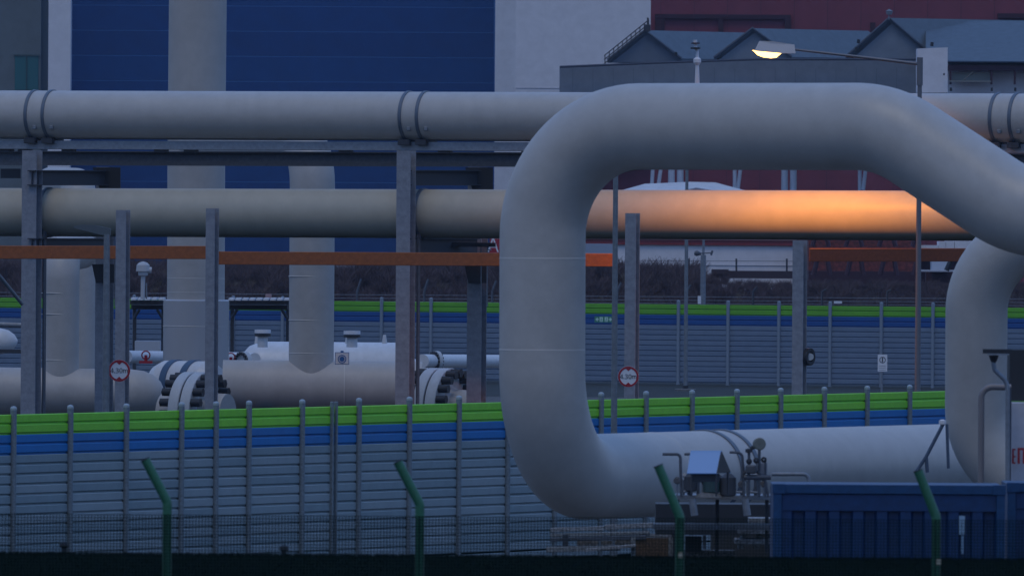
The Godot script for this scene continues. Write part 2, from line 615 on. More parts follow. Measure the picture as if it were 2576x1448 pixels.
# ------------------------------------------------------------------ buildings far behind
func slab(x0: float, x1: float, y0: float, y1: float, s: float, deep: float) -> MB:
	# an upright slab facing the camera, from view box to view box, at one scale
	var l := spot(x0, (y0 + y1) * 0.5, s)
	var r := spot(x1, (y0 + y1) * 0.5, s)
	var t := spot((x0 + x1) * 0.5, y0, s)
	var u := spot((x0 + x1) * 0.5, y1, s)
	return mb().box(Vector3((l.x + r.x) * 0.5, (t.y + u.y) * 0.5, l.z - deep * 0.5), Vector3(r.x - l.x, t.y - u.y, deep))

func far_buildings() -> void:
	# --- blue clad hall
	var hall := thing("industrial_hall", spot(700, 900, 42), "tall hall clad in dark blue panels behind the thick grey stack", "building")
	hall.position.y = 0
	obj("core", slab(-150, 1243, -220, 900, 41.9, 30), M.clad_seam, hall)
	var yy := -174.0
	var k := 0
	while yy < 700.0:
		# sheets sit proud of a paler joint
		var sh := slab(176, 1242, yy + 1.0, yy + 61.6, 41.9014, 0.05)
		obj("cladding_panel", sh, M.clad_blue[k % 3], hall)
		yy += 63.2
		k += 1
	obj("corner_pilaster", slab(119, 175, -220, 900, 42.4, 2.0), M.white, hall)
	obj("joint_strip", slab(101, 118, -220, 900, 42.1, 0.8), mk(0.10, 0.14, 0.17), hall)
	obj("grey_wall", slab(-150, 100, -220, 900, 42.15, 1.0), M.clad_grey, hall)
	var w := obj("window", slab(36, 95, 140, 226, 42.154, 0.5), M.teal, hall)
	obj("frame", slab(33, 98, 136, 140, 42.158, 0.5), mk(0.07, 0.12, 0.13), w)
	obj("mullion", slab(64, 67, 140, 226, 42.157, 0.5), mk(0.03, 0.09, 0.10), w)
	# --- white tower beside it
	var tw := thing("stair_tower", spot(1440, 900, 42.6), "plain white tower between the blue hall and the maroon hall", "building")
	tw.position.y = 0
	obj("wall", slab(1298, 1637, -220, 400, 42.6, 12), M.white, tw)
	obj("lower_wall", slab(1298, 1490, 400.1, 900, 42.6, 12), M.white, tw)
	obj("ribbed_backing", slab(1244, 1297.5, -220, 900, 42.5985, 12), M.white_rib, tw)
	for i in 9:
		obj("rib", slab(1246 + i * 5.9, 1249.2 + i * 5.9, -220, 900, 42.6, 0.25), M.white_rib, tw)
	for q in [[1298, 1637, 221.5], [1298, 1637, -40.0]]:
		obj("sheet_joint", slab(q[0], q[1], q[2], q[2] + 0.9, 42.602, 0.1), mk(0.42, 0.42, 0.46), tw)
	# --- maroon hall
	var ma := thing("maroon_hall", spot(2100, 900, 40.0), "huge maroon hall filling the top right background", "building")
	ma.position.y = 0
	obj("wall", slab(1600, 2800, -220, 900, 40.0, 30), M.maroon, ma)
	obj("low_wing", slab(1491, 1645, 402, 900, 42.5, 14), M.maroon, ma)
	obj("frame", slab(1648, 1990, 36, 47, 40.015, 0.4), M.maroon_dark, ma)
	obj("frame", slab(1648, 1672, 47, 90, 40.015, 0.4), M.maroon_dark, ma)
	obj("frame", slab(1808, 1820, 47, 90, 40.015, 0.4), M.maroon_dark, ma)
	obj("frame", slab(1975, 1990, 47, 90, 40.015, 0.4), M.maroon_dark, ma)
	obj("frame", slab(2190, 2203, 56, 100, 40.015, 0.4), M.maroon_dark, ma)
	obj("cornice", slab(2512, 2800, 34, 46, 40.05, 1.2), M.maroon_dark, ma)
	for i in 12:
		obj("cladding_joint", slab(1660 + i * 84, 1661.2 + i * 84, -220, 900, 40.03, 0.1), mk(0.09, 0.026, 0.04), ma)
	# --- grey gallery with three gabled roofs, on legs
	var ga := thing("roofed_gallery", spot(1900, 900, 44), "long grey gallery with three gabled roofs and pale legs", "building")
	ga.position.y = 0
	var s := 44.6
	var fr := [spot(1409, 168, s), spot(1650, 158, s), spot(1900, 149, s), spot(2312, 149, s), spot(2312, 330, s), spot(1409, 330, s)]
	obj("wall", mb().prism(fr, Vector3(0, 0, -8)), M.gallery, ga)
	for i in 17:
		var px := 1440.0 + i * 51.0
		obj("wall_joint", slab(px, px + 1.0, 172, 330, s + 0.02, 0.05), mk(0.10, 0.125, 0.165), ga)
	obj("parapet", mb().tube([spot(1408, 168, s + 0.05), spot(1650, 158, s + 0.05), spot(1900, 149, s + 0.05), spot(2311, 149, s + 0.05)], 0.075, 6), mk(0.04, 0.055, 0.085), ga)
	var gab := [[1528, 158, 1622, 83, 1714, 154, 44.2, 270.0, M.gable], [1796, 152, 1893, 78, 1992, 150, 44.3, 300.0, M.gallery], [2128, 150, 2237, 52, 2350, 150, 44.4, 420.0, M.gallery]]
	for q in gab:
		var L: Vector3 = spot(q[0], q[1], q[6])
		var P: Vector3 = spot(q[2], q[3], q[6])
		var R: Vector3 = spot(q[4], q[5], q[6])
		obj("gable", mb().prism([L, P, R], Vector3(0, 0, -0.3)), q[8], ga)
		var e := Vector3(q[7] / q[6], 0, -7.0)
		# roof slabs, thick enough to have an edge
		var up := Vector3(0, 0.16, 0)
		obj("roof", mb().prism([P + Vector3(0, 0, 0.25), R + Vector3(0, 0, 0.25), R + up + Vector3(0, 0, 0.25), P + up + Vector3(0, 0, 0.25)], e), M.roof, ga)
		obj("roof", mb().prism([P + Vector3(0, 0, 0.25), L + Vector3(0, 0, 0.25), L + up + Vector3(0, 0, 0.25), P + up + Vector3(0, 0, 0.25)], e), M.roof, ga)
		obj("verge_board", mb().tube([L + up + Vector3(0, 0, 0.3), P + up + Vector3(0, 0, 0.3), R + up + Vector3(0, 0, 0.3)], 0.09, 6), mk(0.05, 0.07, 0.10), ga)
	# eave and pale wall at the right
	var rs := 44.9
	obj("eave", slab(2386, 2800, 164, 178, rs, 1.6), M.maroon_dark, ga)
	obj("gutter", slab(2386, 2800, 154, 157, rs + 0.02, 1.7), mk(0.05, 0.09, 0.15), ga)
	obj("roof", mb().prism([spot(2330, 52, 44.2), spot(2800, 54, 44.2), spot(2800, 165, rs), spot(2330, 165, rs)], Vector3(0, -0.2, -0.2)), M.roof, ga)
	obj("pale_wall", slab(2386, 2800, 178, 330, rs - 0.1, 3.0), M.white, ga)
	for px in [2390.0, 2493.0, 2552.0]:
		obj("wall_post", slab(px, px + 5, 176, 212, rs, 0.4), M.maroon_dark, ga)
		obj("bracket", slab(px + 1, px + 6, 220, 229, rs, 0.4), M.black, ga)
	obj("glazing", slab(2396, 2492, 182, 202, rs - 0.04, 0.3), mk(0.28, 0.31, 0.28, 0.3), ga)
	obj("diagonal_brace", mb().tube([spot(2425, 202, rs), spot(2450, 180, rs)], 0.05, 6), mk(0.15, 0.16, 0.15), ga)
	obj("sill", slab(2390, 2495, 202, 206, rs + 0.01, 0.4), mk(0.2, 0.21, 0.20), ga)
	# legs in pairs and vees
	for q in [[1640, 470, 1648, 330], [1656, 470, 1676, 330], [1690, 500, 1690, 330], [1712, 500, 1712, 330], [1851, 500, 1849, 330], [1856, 480, 1876, 330], [1975, 500, 1975, 330], [1997, 500, 1997, 330], [2166, 500, 2164, 330], [2172, 478, 2190, 330]]:
		var a := spot(q[0], q[1], s - 0.2)
		a.y = 0.0
		var t := spot(q[2], q[3], s - 0.2)
		var bot := a if q[1] == 500 else spot(q[0], q[1], s - 0.2)
		var wdt := 0.19 if q[1] == 500 and (q[0] != 1851 and q[0] != 2166) else 0.11
		obj("leg", mb().tube([bot, t], wdt, 8), M.white_rib, ga)
	# roof vents and lamps: dark specks on the slopes
	for q in [[1700, 135], [2160, 103], [2345, 110], [2155, 122], [2035, 240], [2230, 235]]:
		obj("roof_vent", mb().tube([spot(q[0], q[1] + 6, s + 0.2), spot(q[0] + 1, q[1] - 4, s + 0.2)], 0.09, 8), M.black, ga)
	# stair rail up the left slope
	var rl := mb()
	for off in [0.0, 10.0, 20.0]:
		rl.tube([spot(1520, 160 - off, s + 0.3), spot(1632, 70 - off, s + 0.3)], 0.03, 5)
	obj("handrail", rl, M.black, ga)
	for i in 11:
		var px := 1522.0 + i * 11.0
		var py := 160.0 - i * 9.0
		obj("baluster", mb().tube([spot(px, py, s + 0.3), spot(px, py - 21, s + 0.3)], 0.03, 5), M.black, ga)
	# masts at the peaks
	tag(obj("roof_beacon", mb().tube([spot(2237, 50, 44.5), spot(2237, 22, 44.5)], 0.035, 6).lathe(spot(2238, 36, 44.5), Vector3.UP, [Vector2(-0.02, 0.06), Vector2(0.0, 0.16), Vector2(0.2, 0.20), Vector2(0.3, 0.0)], 10), M.galv), "small pale beacon on the highest gable peak", "beacon")
	tag(obj("roof_mast", mb().tube([spot(1630, 80, s + 0.3), spot(1630, 44, s + 0.3)], 0.05, 6).box(spot(1629, 70, s + 0.3), Vector3(0.35, 0.4, 0.3), Basis(), 0.04), M.steel_dark), "dark mast with a box at the left gable peak", "mast")
	# --- white panel standing in front of the gallery's right end
	var wp := thing("white_box", spot(2346, 900, 45.4), "white box-shaped cabin in front of the grey gallery, right of the lit lamp", "cabin")
	wp.position.y = spot(2346, 236, 45.4).y
	obj("body", mb().prism([spot(2309, 122, 45.4), spot(2385, 119, 45.4), spot(2385, 233, 45.4), spot(2309, 233, 45.4)], Vector3(0, 0, -2.4)), M.white, wp)
	obj("sill", slab(2300, 2386, 233.2, 236.5, 45.45, 2.5), mk(0.06, 0.065, 0.08), wp)
	obj("wall_light", slab(2374, 2378, 184, 189, 45.43, 0.2), M.black, wp)
	# --- white hall with red fascia, and the pale roof behind it
	var wh := thing("white_hall", spot(1740, 900, 46), "low white hall with a red band along its top", "building")
	wh.position.y = 0
	obj("wall", slab(1468, 2003, 616, 900, 46.0, 14), M.white, wh)
	obj("fascia", slab(1466, 2003, 604, 616, 46.01, 14), M.red, wh)
	obj("coping", slab(1466, 2003, 600, 603, 46.016, 14), mk(0.50, 0.28, 0.29), wh)
	obj("wall_joint", slab(1600, 2003, 666, 667, 46.003, 0.1), mk(0.5, 0.5, 0.52), wh)
	var gh := thing("gable_hall", spot(1720, 900, 44.9), "pale roofed hall with a low gable, seen under the big pipe loop", "building")
	gh.position.y = 0
	obj("wall", slab(1540, 1906, 484, 900, 45.0, 10), M.white, gh)
	var roof_at := func(x: float, y: float) -> Vector3: return spot(x, y, F / (F / 45.2 + (488.0 - y) * 0.14))
	obj("roof", mb().prism([roof_at.call(1530, 488), roof_at.call(1910, 488), roof_at.call(1800, 458.5), roof_at.call(1738, 457), roof_at.call(1622, 462)], Vector3(0, -0.18, -0.05)), M.roof_light, gh)
	obj("gable", mb().prism([spot(1690, 488, 45.3), spot(1752, 474, 45.3), spot(1830, 488, 45.3)], Vector3(0, 0, -4)), mk(0.36, 0.32, 0.34), gh)
	obj("verge_board", mb().tube([spot(1684, 488, 45.4), spot(1752, 473.5, 45.4), spot(1838, 488, 45.4)], 0.06, 6), mk(0.30, 0.32, 0.38), gh)
	# --- odds and ends at the far side of the yard
	var sh := thing("red_shed", spot(2180, 900, 46.5), "red shed with a row of dark uprights under the glowing pipe", "building")
	sh.position.y = 0
	obj("wall", slab(2034, 2316, 598, 900, 46.5, 6), M.brick_red, sh)
	for i in 7:
		var px := 2044.0 + i * 42.0
		obj("upright", mb().tube([spot(px, 620, 46.7), spot(px + (7 if i % 2 == 0 else -6), 598, 46.7)], 0.12, 6), M.maroon_dark, sh)
		obj("upright", mb().tube([spot(px + 3, 692, 46.7), spot(px + (12 if i % 2 == 0 else -3), 655, 46.7)], 0.13, 6), M.maroon_dark, sh)
	obj("plinth", slab(2034, 2316, 682, 900, 46.6, 6), M.maroon_dark, sh)
	var wc := thing("white_cabins", spot(2380, 900, 46.2), "row of white site cabins right of the lit lamp's pole", "cabin")
	wc.position.y = 0
	for q in [[2362, 2380, 607, 626], [2381, 2402, 606, 626], [2403, 2450, 606, 626], [2318, 2361, 617, 626]]:
		obj("panel", slab(q[0], q[1], q[2], q[3], 46.2, 2.5), M.white, wc)
	obj("lower_wall", slab(2318, 2470, 627, 900, 46.1, 2.6), M.maroon_dark, wc)
	var tk := thing("white_trailer", spot(2370, 900, 47.0), "pale trailer with a dark brace beside the right pipe leg", "trailer")
	tk.position.y = 0
	obj("body", slab(2345, 2388, 648, 682, 47.0, 2.4), mk(0.42, 0.46, 0.52), tk)
	obj("bed", slab(2310, 2408, 679, 683, 47.1, 2.4), mk(0.5, 0.52, 0.58), tk)
	obj("brace", mb().tube([spot(2382, 680, 47.2), spot(2398, 645, 47.2)], 0.14, 6), M.black, tk)
	obj("underside", slab(2330, 2400, 684, 900, 46.9, 1.5), M.maroon_dark, tk)
	tag(obj("pale_stack", slab(1440, 1546, 613, 637, 46.6, 2.4), mk(0.30, 0.36, 0.46)), "pale grey container standing just left of the thin lamp pole, far beyond the orange bar", "container")
	var us := thing("far_sign", spot(1240, 640, 48), "red board with a white letter left of the big pipe leg", "sign")
	obj("board", slab(1232, 1262, 600, 636, 48, 0.12), M.red_sign, us)
	lettering("A", 1.0, M.sign_white, us, spot(1240, 617, 48.05))
	tag(obj("pale_crate", slab(840, 895, 664, 688, 48.2, 1.2), mk(0.30, 0.28, 0.31)), "pale box on the brush bank right of the second standing pipe", "box")

# ------------------------------------------------------------------ brush bank, rear fence
func embankment() -> void:
	var b := mb()
	var nz := FastNoiseLite.new()
	nz.seed = 3
	nz.frequency = 0.05
	var cols := 120
	var rows := 10
	var grid := []
	for j in rows + 1:
		var line := []
		for i in cols + 1:
			var x := lerpf(-40.0, 40.0, float(i) / cols)
			var f := float(j) / rows
			var z := lerpf(-616.0, -652.0, f)
			var h := 4.6 * smoothstep(0.0, 0.75, f)
			if x > 11.0: h *= 0.93
			h += nz.get_noise_2d(x * 4.0, z) * 0.15 * smoothstep(0.0, 0.3, f)
			line.append(Vector3(x, h - 0.02, z))
		grid.append(line)
	for j in rows:
		for i in cols:
			b.tri(grid[j][i], grid[j + 1][i + 1], grid[j][i + 1])
			b.tri(grid[j][i], grid[j + 1][i], grid[j + 1][i + 1])
	structure("earth_bank", b, M.earth)
	# bare shrubs: bunches of twigs
	for pass_n in 2:
		var t := mb()
		var r2 := RandomNumberGenerator.new()
		r2.seed = 91 + pass_n
		for k in 34:
			var a := r2.randf() * TAU
			var lean := r2.randf_range(0.05, 0.55)
			var h := r2.randf_range(0.5, 1.0)
			var tip := Vector3(cos(a) * lean, h, sin(a) * lean)
			var mid := tip * 0.5 + Vector3(0, 0.08, 0)
			t.tube([Vector3(cos(a), 0, sin(a)) * 0.06, mid, tip], [0.012, 0.009, 0.003], 3, false)
			for q in 2:
				var a2 := r2.randf() * TAU
				t.tube([mid, mid + Vector3(cos(a2) * 0.2, r2.randf_range(0.12, 0.34), sin(a2) * 0.2)], [0.007, 0.002], 3, false)
		var mm := MultiMesh.new()
		mm.transform_format = MultiMesh.TRANSFORM_3D
		mm.mesh = t.mesh()
		mm.instance_count = 2300 if pass_n == 0 else 900
		for i in mm.instance_count:
			var f := rng.randf()
			var x := rng.randf_range(-34.0, 30.0)
			var jj := f * rows
			var j0 := mini(int(jj), rows - 1)
			var gi := clampi(int((x + 40.0) / 80.0 * cols), 0, cols)
			var g0: Vector3 = grid[j0][gi]
			var g1: Vector3 = grid[j0 + 1][gi]
			var p := g0.lerp(g1, jj - j0)
			var tall := rng.randf_range(0.6, 1.25)
			if x < 10.0: tall *= 1.15
			elif f > 0.6: tall *= 0.6
			if pass_n == 1: tall *= 0.55
			mm.set_instance_transform(i, Transform3D(Basis(Vector3.UP, rng.randf() * TAU).scaled(Vector3(tall * 1.4, tall, tall * 1.4)), Vector3(x, p.y - 0.05, p.z)))
		var o := MultiMeshInstance3D.new()
		o.name = "bare_shrubs" if pass_n == 0 else "dry_weeds"
		o.multimesh = mm
		o.material_override = M.twig if pass_n == 0 else M.dry
		add_child(o)
		tag(o, "dark leafless brush covering the bank behind the rear barrier" if pass_n == 0 else "straw coloured dry weeds among the dark brush", "brush" if pass_n == 0 else "weeds", "", "stuff")
	# low dark wall on the bank
	tag(obj("dark_wall", slab(1790, 1996, 681, 700, 47.8, 0.5).box(spot(1812, 683, 47.82), Vector3(0.9, 0.25, 0.4)), mk(0.05, 0.035, 0.042, 0.9)), "low dark brown wall on top of the brush bank before the white hall", "wall")
	# rear security fence with leaning tops
	var fe := thing("rear_fence", spot(1500, 760, 50.6), "thin rear security fence with leaning post tops before the brush bank", "fence")
	fe.position.y = 0
	for q in [[905, 676, 690], [1074, 676, 690], [1245, 680, 695], [1402, 680, 695], [1560, 684, 700], [1735, 690, 705], [1902, 696, 712], [2076, 702, 718], [2240, 704, 722]]:
		var base := spot(q[0] - 7, 745, 50.6)
		var knee := spot(q[0] - 7, 733, 50.6)
		base.y = 0.3
		obj("post", mb().tube([base, knee, spot(q[0] + 3, q[1] + 26, 50.6)], 0.055, 8), M.steel_dark if q[0] > 1800 else M.galv_dark, fe)
	for yy in [743.0, 752.0, 760.0]:
		obj("wire", mb().tube([spot(-60, yy - 8, 50.6), spot(2620, yy + 9, 50.6)], 0.013, 4), M.galv, fe)
	var uf := thing("upper_fence", spot(1800, 680, 46.6), "thin wire fence in front of the white hall, above the brush", "fence")
	for px in [1734.0, 1853.0, 1980.0]:
		obj("post", mb().tube([spot(px, 700, 46.6), spot(px, 650, 46.6)], 0.05, 6), M.steel_dark, uf)
	obj("wire", mb().tube([spot(1600, 655, 46.6), spot(2003, 657, 46.6)], 0.012, 4), M.steel_dark, uf)
	tag(obj("white_marker", slab(2099, 2119, 757, 763, 51.2, 0.3), M.sign_white), "small white marker plate above the rear barrier's green band", "marker")

# ------------------------------------------------------------------ coloured barriers
func barriers() -> void:
	var far_posts := []
	var px := 1708.0
	while px > -80.0:
		far_posts.push_front(px)
		px -= 124.6
	for q in [1833.0, 1961.0, 2090.0, 2219.0, 2349.0, 2480.0, 2612.0]: far_posts.append(q)
	var sa := 51.1
	var a := spot(0, 748.5, 51.1)
	a.y = EYE - 4.64
	var b := spot(2376, 772, 52.85)
	b.y = EYE - 4.64
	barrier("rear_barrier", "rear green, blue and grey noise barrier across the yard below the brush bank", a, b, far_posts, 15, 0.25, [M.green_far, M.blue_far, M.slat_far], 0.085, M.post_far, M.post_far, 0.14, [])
	var near_posts := [-108.0, 30.0, 173.0, 314.0, 453.0, 540.0, 623.0, 757.0, 837.0, 900.0, 1027.0, 1152.0, 1275.0, 1394.0, 1510.0, 1623.0, 1739.0, 1852.0, 1962.0, 2072.0, 2180.0, 2287.0, 2392.0, 2496.0, 2598.0]
	a = spot(0, 1044, 110.0)
	a.y = EYE - 4.835
	b = spot(2376, 983, 94.35)
	b.y = EYE - 4.835
	barrier("front_barrier", "front green, blue and grey noise barrier running behind the big pipe loop", a, b, near_posts, 17, 0.2325, [M.green, M.blue, M.slat], 0.073, M.post, M.post_cap, 0.12, [8])

# ------------------------------------------------------------------ standing pipes, headers, tanks
func stacks_and_headers() -> void:
	var D := 1.0
	# stack A with its wider sleeve
	var s := 80.7
	var a := spot(492, 905, s)
	var t := thing("vent_stack", Vector3(a.x, 0, a.z), "thickest standing pipe, pale grey, rising out of the picture before the blue hall", "pipe")
	obj("shaft", mb().tube([Vector3(a.x, 1.0, a.z), spot(493, 400, s), Vector3(a.x, 18.5, a.z)], 0.90, 48), M.pipe_far, t)
	var top := spot(492, 753, s).y
	obj("sleeve", mb().lathe(Vector3(a.x, 0, a.z), Vector3.UP, [Vector2(0.3, 1.03), Vector2(top - 0.04, 1.03), Vector2(top, 0.99), Vector2(top, 0.88)], 48), mk(0.46, 0.46, 0.48, 0.22, 0.25), t)
	for yy in [700.0, 735.0, 820.0]:
		obj("weld_seam", band(spot(492, yy, s), Vector3.UP, (0.875 if yy < 750 else 1.005), 0.03), M.weld, t)
	# stack B: stands on the right header, bends left at the top to meet A
	s = 84.0
	var hb := spot(782, 972, s)
	var r := rounded([Vector3(hb.x, hb.y, hb.z), Vector3(hb.x, spot(782, 358, s).y, hb.z), spot(500, 358, 81.5)], 1.32)
	t = thing("riser_pipe", Vector3(hb.x, hb.y, hb.z), "slimmer grey riser right of the thickest one, bending left under the rack", "pipe")
	obj("shaft", mb().tube(r, 0.675, 40), M.pipe_far, t)
	for yy in [695.0, 805.0, 888.0]:
		obj("weld_seam", band(spot(782, yy, s), Vector3.UP, 0.65, 0.03), M.weld, t)
	# C and D at the left
	s = 83.0
	var hc := spot(151, 975, s)
	t = thing("short_riser", hc, "short grey riser at far left with a rounded top bending backwards", "pipe")
	var ct: Vector3 = spot(151, 640, s)
	obj("shaft", mb().tube(rounded([hc, Vector3(hc.x, ct.y, hc.z), Vector3(hc.x + 0.4, ct.y + 0.1, hc.z - 6)], 0.85), 0.555, 36), M.pipe_far, t)
	for yy in [737.0, 790.0, 905.0]:
		obj("weld_seam", band(spot(150, yy, s), Vector3.UP, 0.53, 0.03), M.weld, t)
	s = 79.0
	var hd := spot(196, 1000, s)
	t = thing("slim_riser", hd, "narrow riser half hidden behind the short riser at far left", "pipe")
	obj("shaft", mb().tube(rounded([hd, Vector3(hd.x, spot(196, 466, s).y, hd.z), Vector3(hd.x - 1.2, spot(196, 462, s).y, hd.z - 8)], 0.9), 0.55, 36), M.pipe_far, t)
	# right header
	s = 84.0
	var h0 := spot(560, 972, s)
	var h1 := spot(1062, 977, s)
	t = thing("header_pipe", h0, "fat horizontal header lying behind the front barrier, under the slimmer riser", "pipe")
	obj("shell", mb().tube([h0, h1], 0.80, 48), M.pipe_far, t)
	for px in [866.0]:
		obj("weld_seam", band(spot(px, 975, s), h1 - h0, 0.775, 0.04), M.weld, t)
	# left header with its rounded end
	s = 83.0
	var l0 := spot(-60, 984, s)
	var l1 := spot(330, 990, s)
	var ld := (l1 - l0).normalized()
	t = thing("left_header", l0, "horizontal header pipe at lower left, its right end rounded off", "pipe")
	obj("shell", mb().tube([l0, l1, l1 + ld * 0.35, l1 + ld * 0.65, l1 + ld * 0.88, l1 + ld * 1.0], [0.74, 0.74, 0.70, 0.58, 0.38, 0.1], 44), M.pipe_far, t)
	# two insulating flange joints, turned a little towards the camera
	for q in [[492.0, 1040.0, 84.6, "left"], [1108.0, 1032.0, 86.0, "right"]]:
		var c := spot(q[0], q[1], q[2])
		var bs := Basis(Vector3.UP, 0.42)
		bs = Basis(Vector3.UP, -0.42)
		var ax := bs * Vector3.RIGHT
		t = thing("flange_joint", c, "white bolted flange pair %s" % ("between the two header pipes at left" if q[3] == "left" else "at the right end of the fat header, beside the rack column"), "flange", "flange joints on the header pipes")
		var R := 1.24
		for e in [-1.0, 1.0]:
			obj("flange_disc", mb().lathe(c + ax * (e * 0.19), ax, [Vector2(-0.165, 0.5), Vector2(-0.165, R - 0.02), Vector2(-0.145, R), Vector2(0.145, R), Vector2(0.165, R - 0.02), Vector2(0.165, 0.5)], 64), M.flange, t)
			obj("neck", mb().lathe(c + ax * (e * 0.355), ax * e, [Vector2(0.0, 0.70), Vector2(0.15, 0.62), Vector2(0.7, 0.60), Vector2(0.7, 0.01)], 40), M.pipe_far, t)
			for i in 20:
				var ang := TAU * i / 20.0
				var d := bs * Vector3(0, cos(ang), sin(ang))
				obj("bolt", mb().tube([c + d * (R - 0.14) + ax * (e * 0.36), c + d * (R - 0.14) + ax * (e * 0.66)], 0.135, 6), M.black, t)
		obj("gasket", mb().tube([c - ax * 0.025, c + ax * 0.025], R - 0.07, 48), M.black, t)
	# blue banded valve body behind the left joint
	var vb := spot(470, 968, 82.0)
	var vx := Basis(Vector3.UP, -0.6) * Vector3.RIGHT
	t = thing("line_valve", vb, "white valve barrel with two dark blue bands behind the left flange pair", "valve")
	obj("barrel", mb().lathe(vb, vx, [Vector2(-1.1, 0.01), Vector2(-1.1, 0.6), Vector2(-0.8, 0.74), Vector2(0.8, 0.74), Vector2(1.1, 0.6), Vector2(1.1, 0.01)], 40), M.white_tank, t)
	for e in [-0.42, 0.30]:
		obj("band", band(vb + vx * e, vx, 0.745, 0.24), M.flange_blue, t)
	# white vessels
	s = 75.0
	t = thing("white_tank", spot(800, 935, s), "white pressure vessel right of the slimmer riser with capped nozzles", "tank")
	var t0 := spot(600, 930, s)
	var t1 := spot(992, 933, s)
	var td := (t1 - t0).normalized()
	obj("shell", mb().tube([t0, t0 + td * 0.12, t0 + td * 0.35, t0 + td * 0.75, t1, spot(1052, 938, s), spot(1075, 940, s)], [0.15, 0.55, 0.80, 0.96, 0.96, 0.36, 0.30], 44), M.white_tank, t)
	for q in [[660, 829, 0.17], [885, 832, 0.18]]:
		var c := spot(q[0], 858, s + 1.0)
		var hh: float = spot(q[0], q[1], s + 1.0).y - c.y
		var nz := obj("nozzle", mb().tube([c - Vector3(0, 0.2, 0), c + Vector3(0, hh - 0.22, 0)], q[2], 16), M.white_tank, t)
		obj("blind_flange", mb().tube([c + Vector3(0, hh - 0.22, 0), c + Vector3(0, hh - 0.13, 0)], q[2] + 0.1, 18), M.black, nz)
		obj("blind_flange", mb().tube([c + Vector3(0, hh - 0.11, 0), c + Vector3(0, hh, 0)], q[2] + 0.1, 18), M.white_rib, nz)
	for q in [[646, 843], [874, 843], [967, 842]]:
		obj("stub", mb().tube([spot(q[0], 864, s + 0.8), spot(q[0], q[1], s + 0.8)], [0.09, 0.05], 10), M.white_tank, t)
	t = thing("white_pipe", spot(1160, 915, 76), "thin white pipe with a bolted ring between two rack columns", "pipe")
	var w0 := spot(1062, 908, 78.0)
	var w1 := spot(1330, 909, 74.0)
	obj("tube", mb().tube([w0, w1], 0.22, 28), M.white_tank, t)
	var wd := (w1 - w0).normalized()
	var ring := spot(1098, 908, 77.6)
	wd = Basis(Vector3.UP, 0.55) * Vector3.RIGHT
	obj("flange", mb().tube([ring - wd * 0.06, ring + wd * 0.06], 0.33, 28), M.flange, t)
	for i in 16:
		var ang := TAU * i / 16.0
		var up2 := Vector3.UP * cos(ang) + wd.cross(Vector3.UP) * sin(ang)
		obj("bolt", mb().tube([ring + up2 * 0.275 - wd * 0.16, ring + up2 * 0.275 + wd * 0.1], 0.042, 6), M.black, t)
	# small bits at the left: vessel dome, pipe, handwheels
	t = thing("small_vessel", spot(0, 850, 78), "white vessel with a rounded end at the far left edge", "tank")
	var v0 := spot(-80, 858, 78)
	var v1 := spot(0, 858, 78)
	var vd := (v1 - v0).normalized()
	obj("shell", mb().tube([v0, v1, v1 + vd * 0.25, v1 + vd * 0.45, v1 + vd * 0.55], [0.42, 0.42, 0.36, 0.22, 0.05], 28), M.white_tank, t)
	obj("rail", mb().tube([spot(-60, 814, 79), spot(62, 818, 79)], 0.09, 10), M.galv, t)
	obj("platform", slab(-60, 52, 878, 888, 78.5, 0.9), M.steel_dark, t)
	t = thing("white_manifold", spot(420, 900, 78), "white manifold with a bolted ring left of the thickest standing pipe", "pipe")
	var m0 := spot(318, 897, 78.0)
	var m1 := spot(520, 900, 77.0)
	obj("tube", mb().tube([m0, m1], 0.20, 24), M.white_tank, t)
	obj("housing", slab(338, 402, 858, 884, 76.6, 0.9), mk(0.42, 0.45, 0.5), t)
	var mr := spot(452, 905, 78.4)
	var md := Basis(Vector3.UP, 0.7) * Vector3.RIGHT
	obj("flange", mb().tube([mr - md * 0.08, mr + md * 0.08], 0.33, 28), M.flange, t)
	for i in 16:
		var ang := TAU * i / 16.0
		var up2 := Vector3.UP * cos(ang) + md.cross(Vector3.UP) * sin(ang)
		obj("bolt", mb().tube([mr + up2 * 0.28 - md * 0.16, mr + up2 * 0.28 - md * 0.07], 0.045, 6), M.black, t)
	t = thing("white_manifold", spot(600, 905, 78), "white manifold with a bolted ring right of the thickest standing pipe", "pipe")
	obj("tube", mb().tube([spot(560, 900, 77), spot(640, 903, 78)], 0.20, 24), M.white_tank, t)
	mr = spot(612, 912, 78.2)
	obj("flange", mb().tube([mr - md * 0.08, mr + md * 0.08], 0.36, 28), M.flange, t)
	for i in 16:
		var ang := TAU * i / 16.0
		var up2 := Vector3.UP * cos(ang) + md.cross(Vector3.UP) * sin(ang)
		obj("bolt", mb().tube([mr + up2 * 0.30 - md * 0.16, mr + up2 * 0.30 - md * 0.07], 0.05, 6), M.black, t)
	for q in [[366, 893, "on the white manifold left of the thickest standing pipe"], [580, 898, "right of the slim gate post in front of the thickest standing pipe"]]:
		t = thing("red_handwheel", spot(q[0], q[1], 79.2), "small red handwheel %s" % q[2], "valve")
		var c := spot(q[0], q[1], 79.2)
		var ringp := []
		for i in 17: ringp.append(c + Vector3(cos(TAU * i / 16.0) * 0.13, sin(TAU * i / 16.0) * 0.13, sin(TAU * i / 16.0) * 0.05))
		obj("wheel", mb().tube(ringp, 0.022, 6, false), M.red_sign, t)
		obj("stem", mb().tube([c - Vector3(0, 0.24, 0.05), c], 0.05, 8).box(c - Vector3(0, 0.22, 0.05), Vector3(0.42, 0.08, 0.2)), M.red_sign, t)
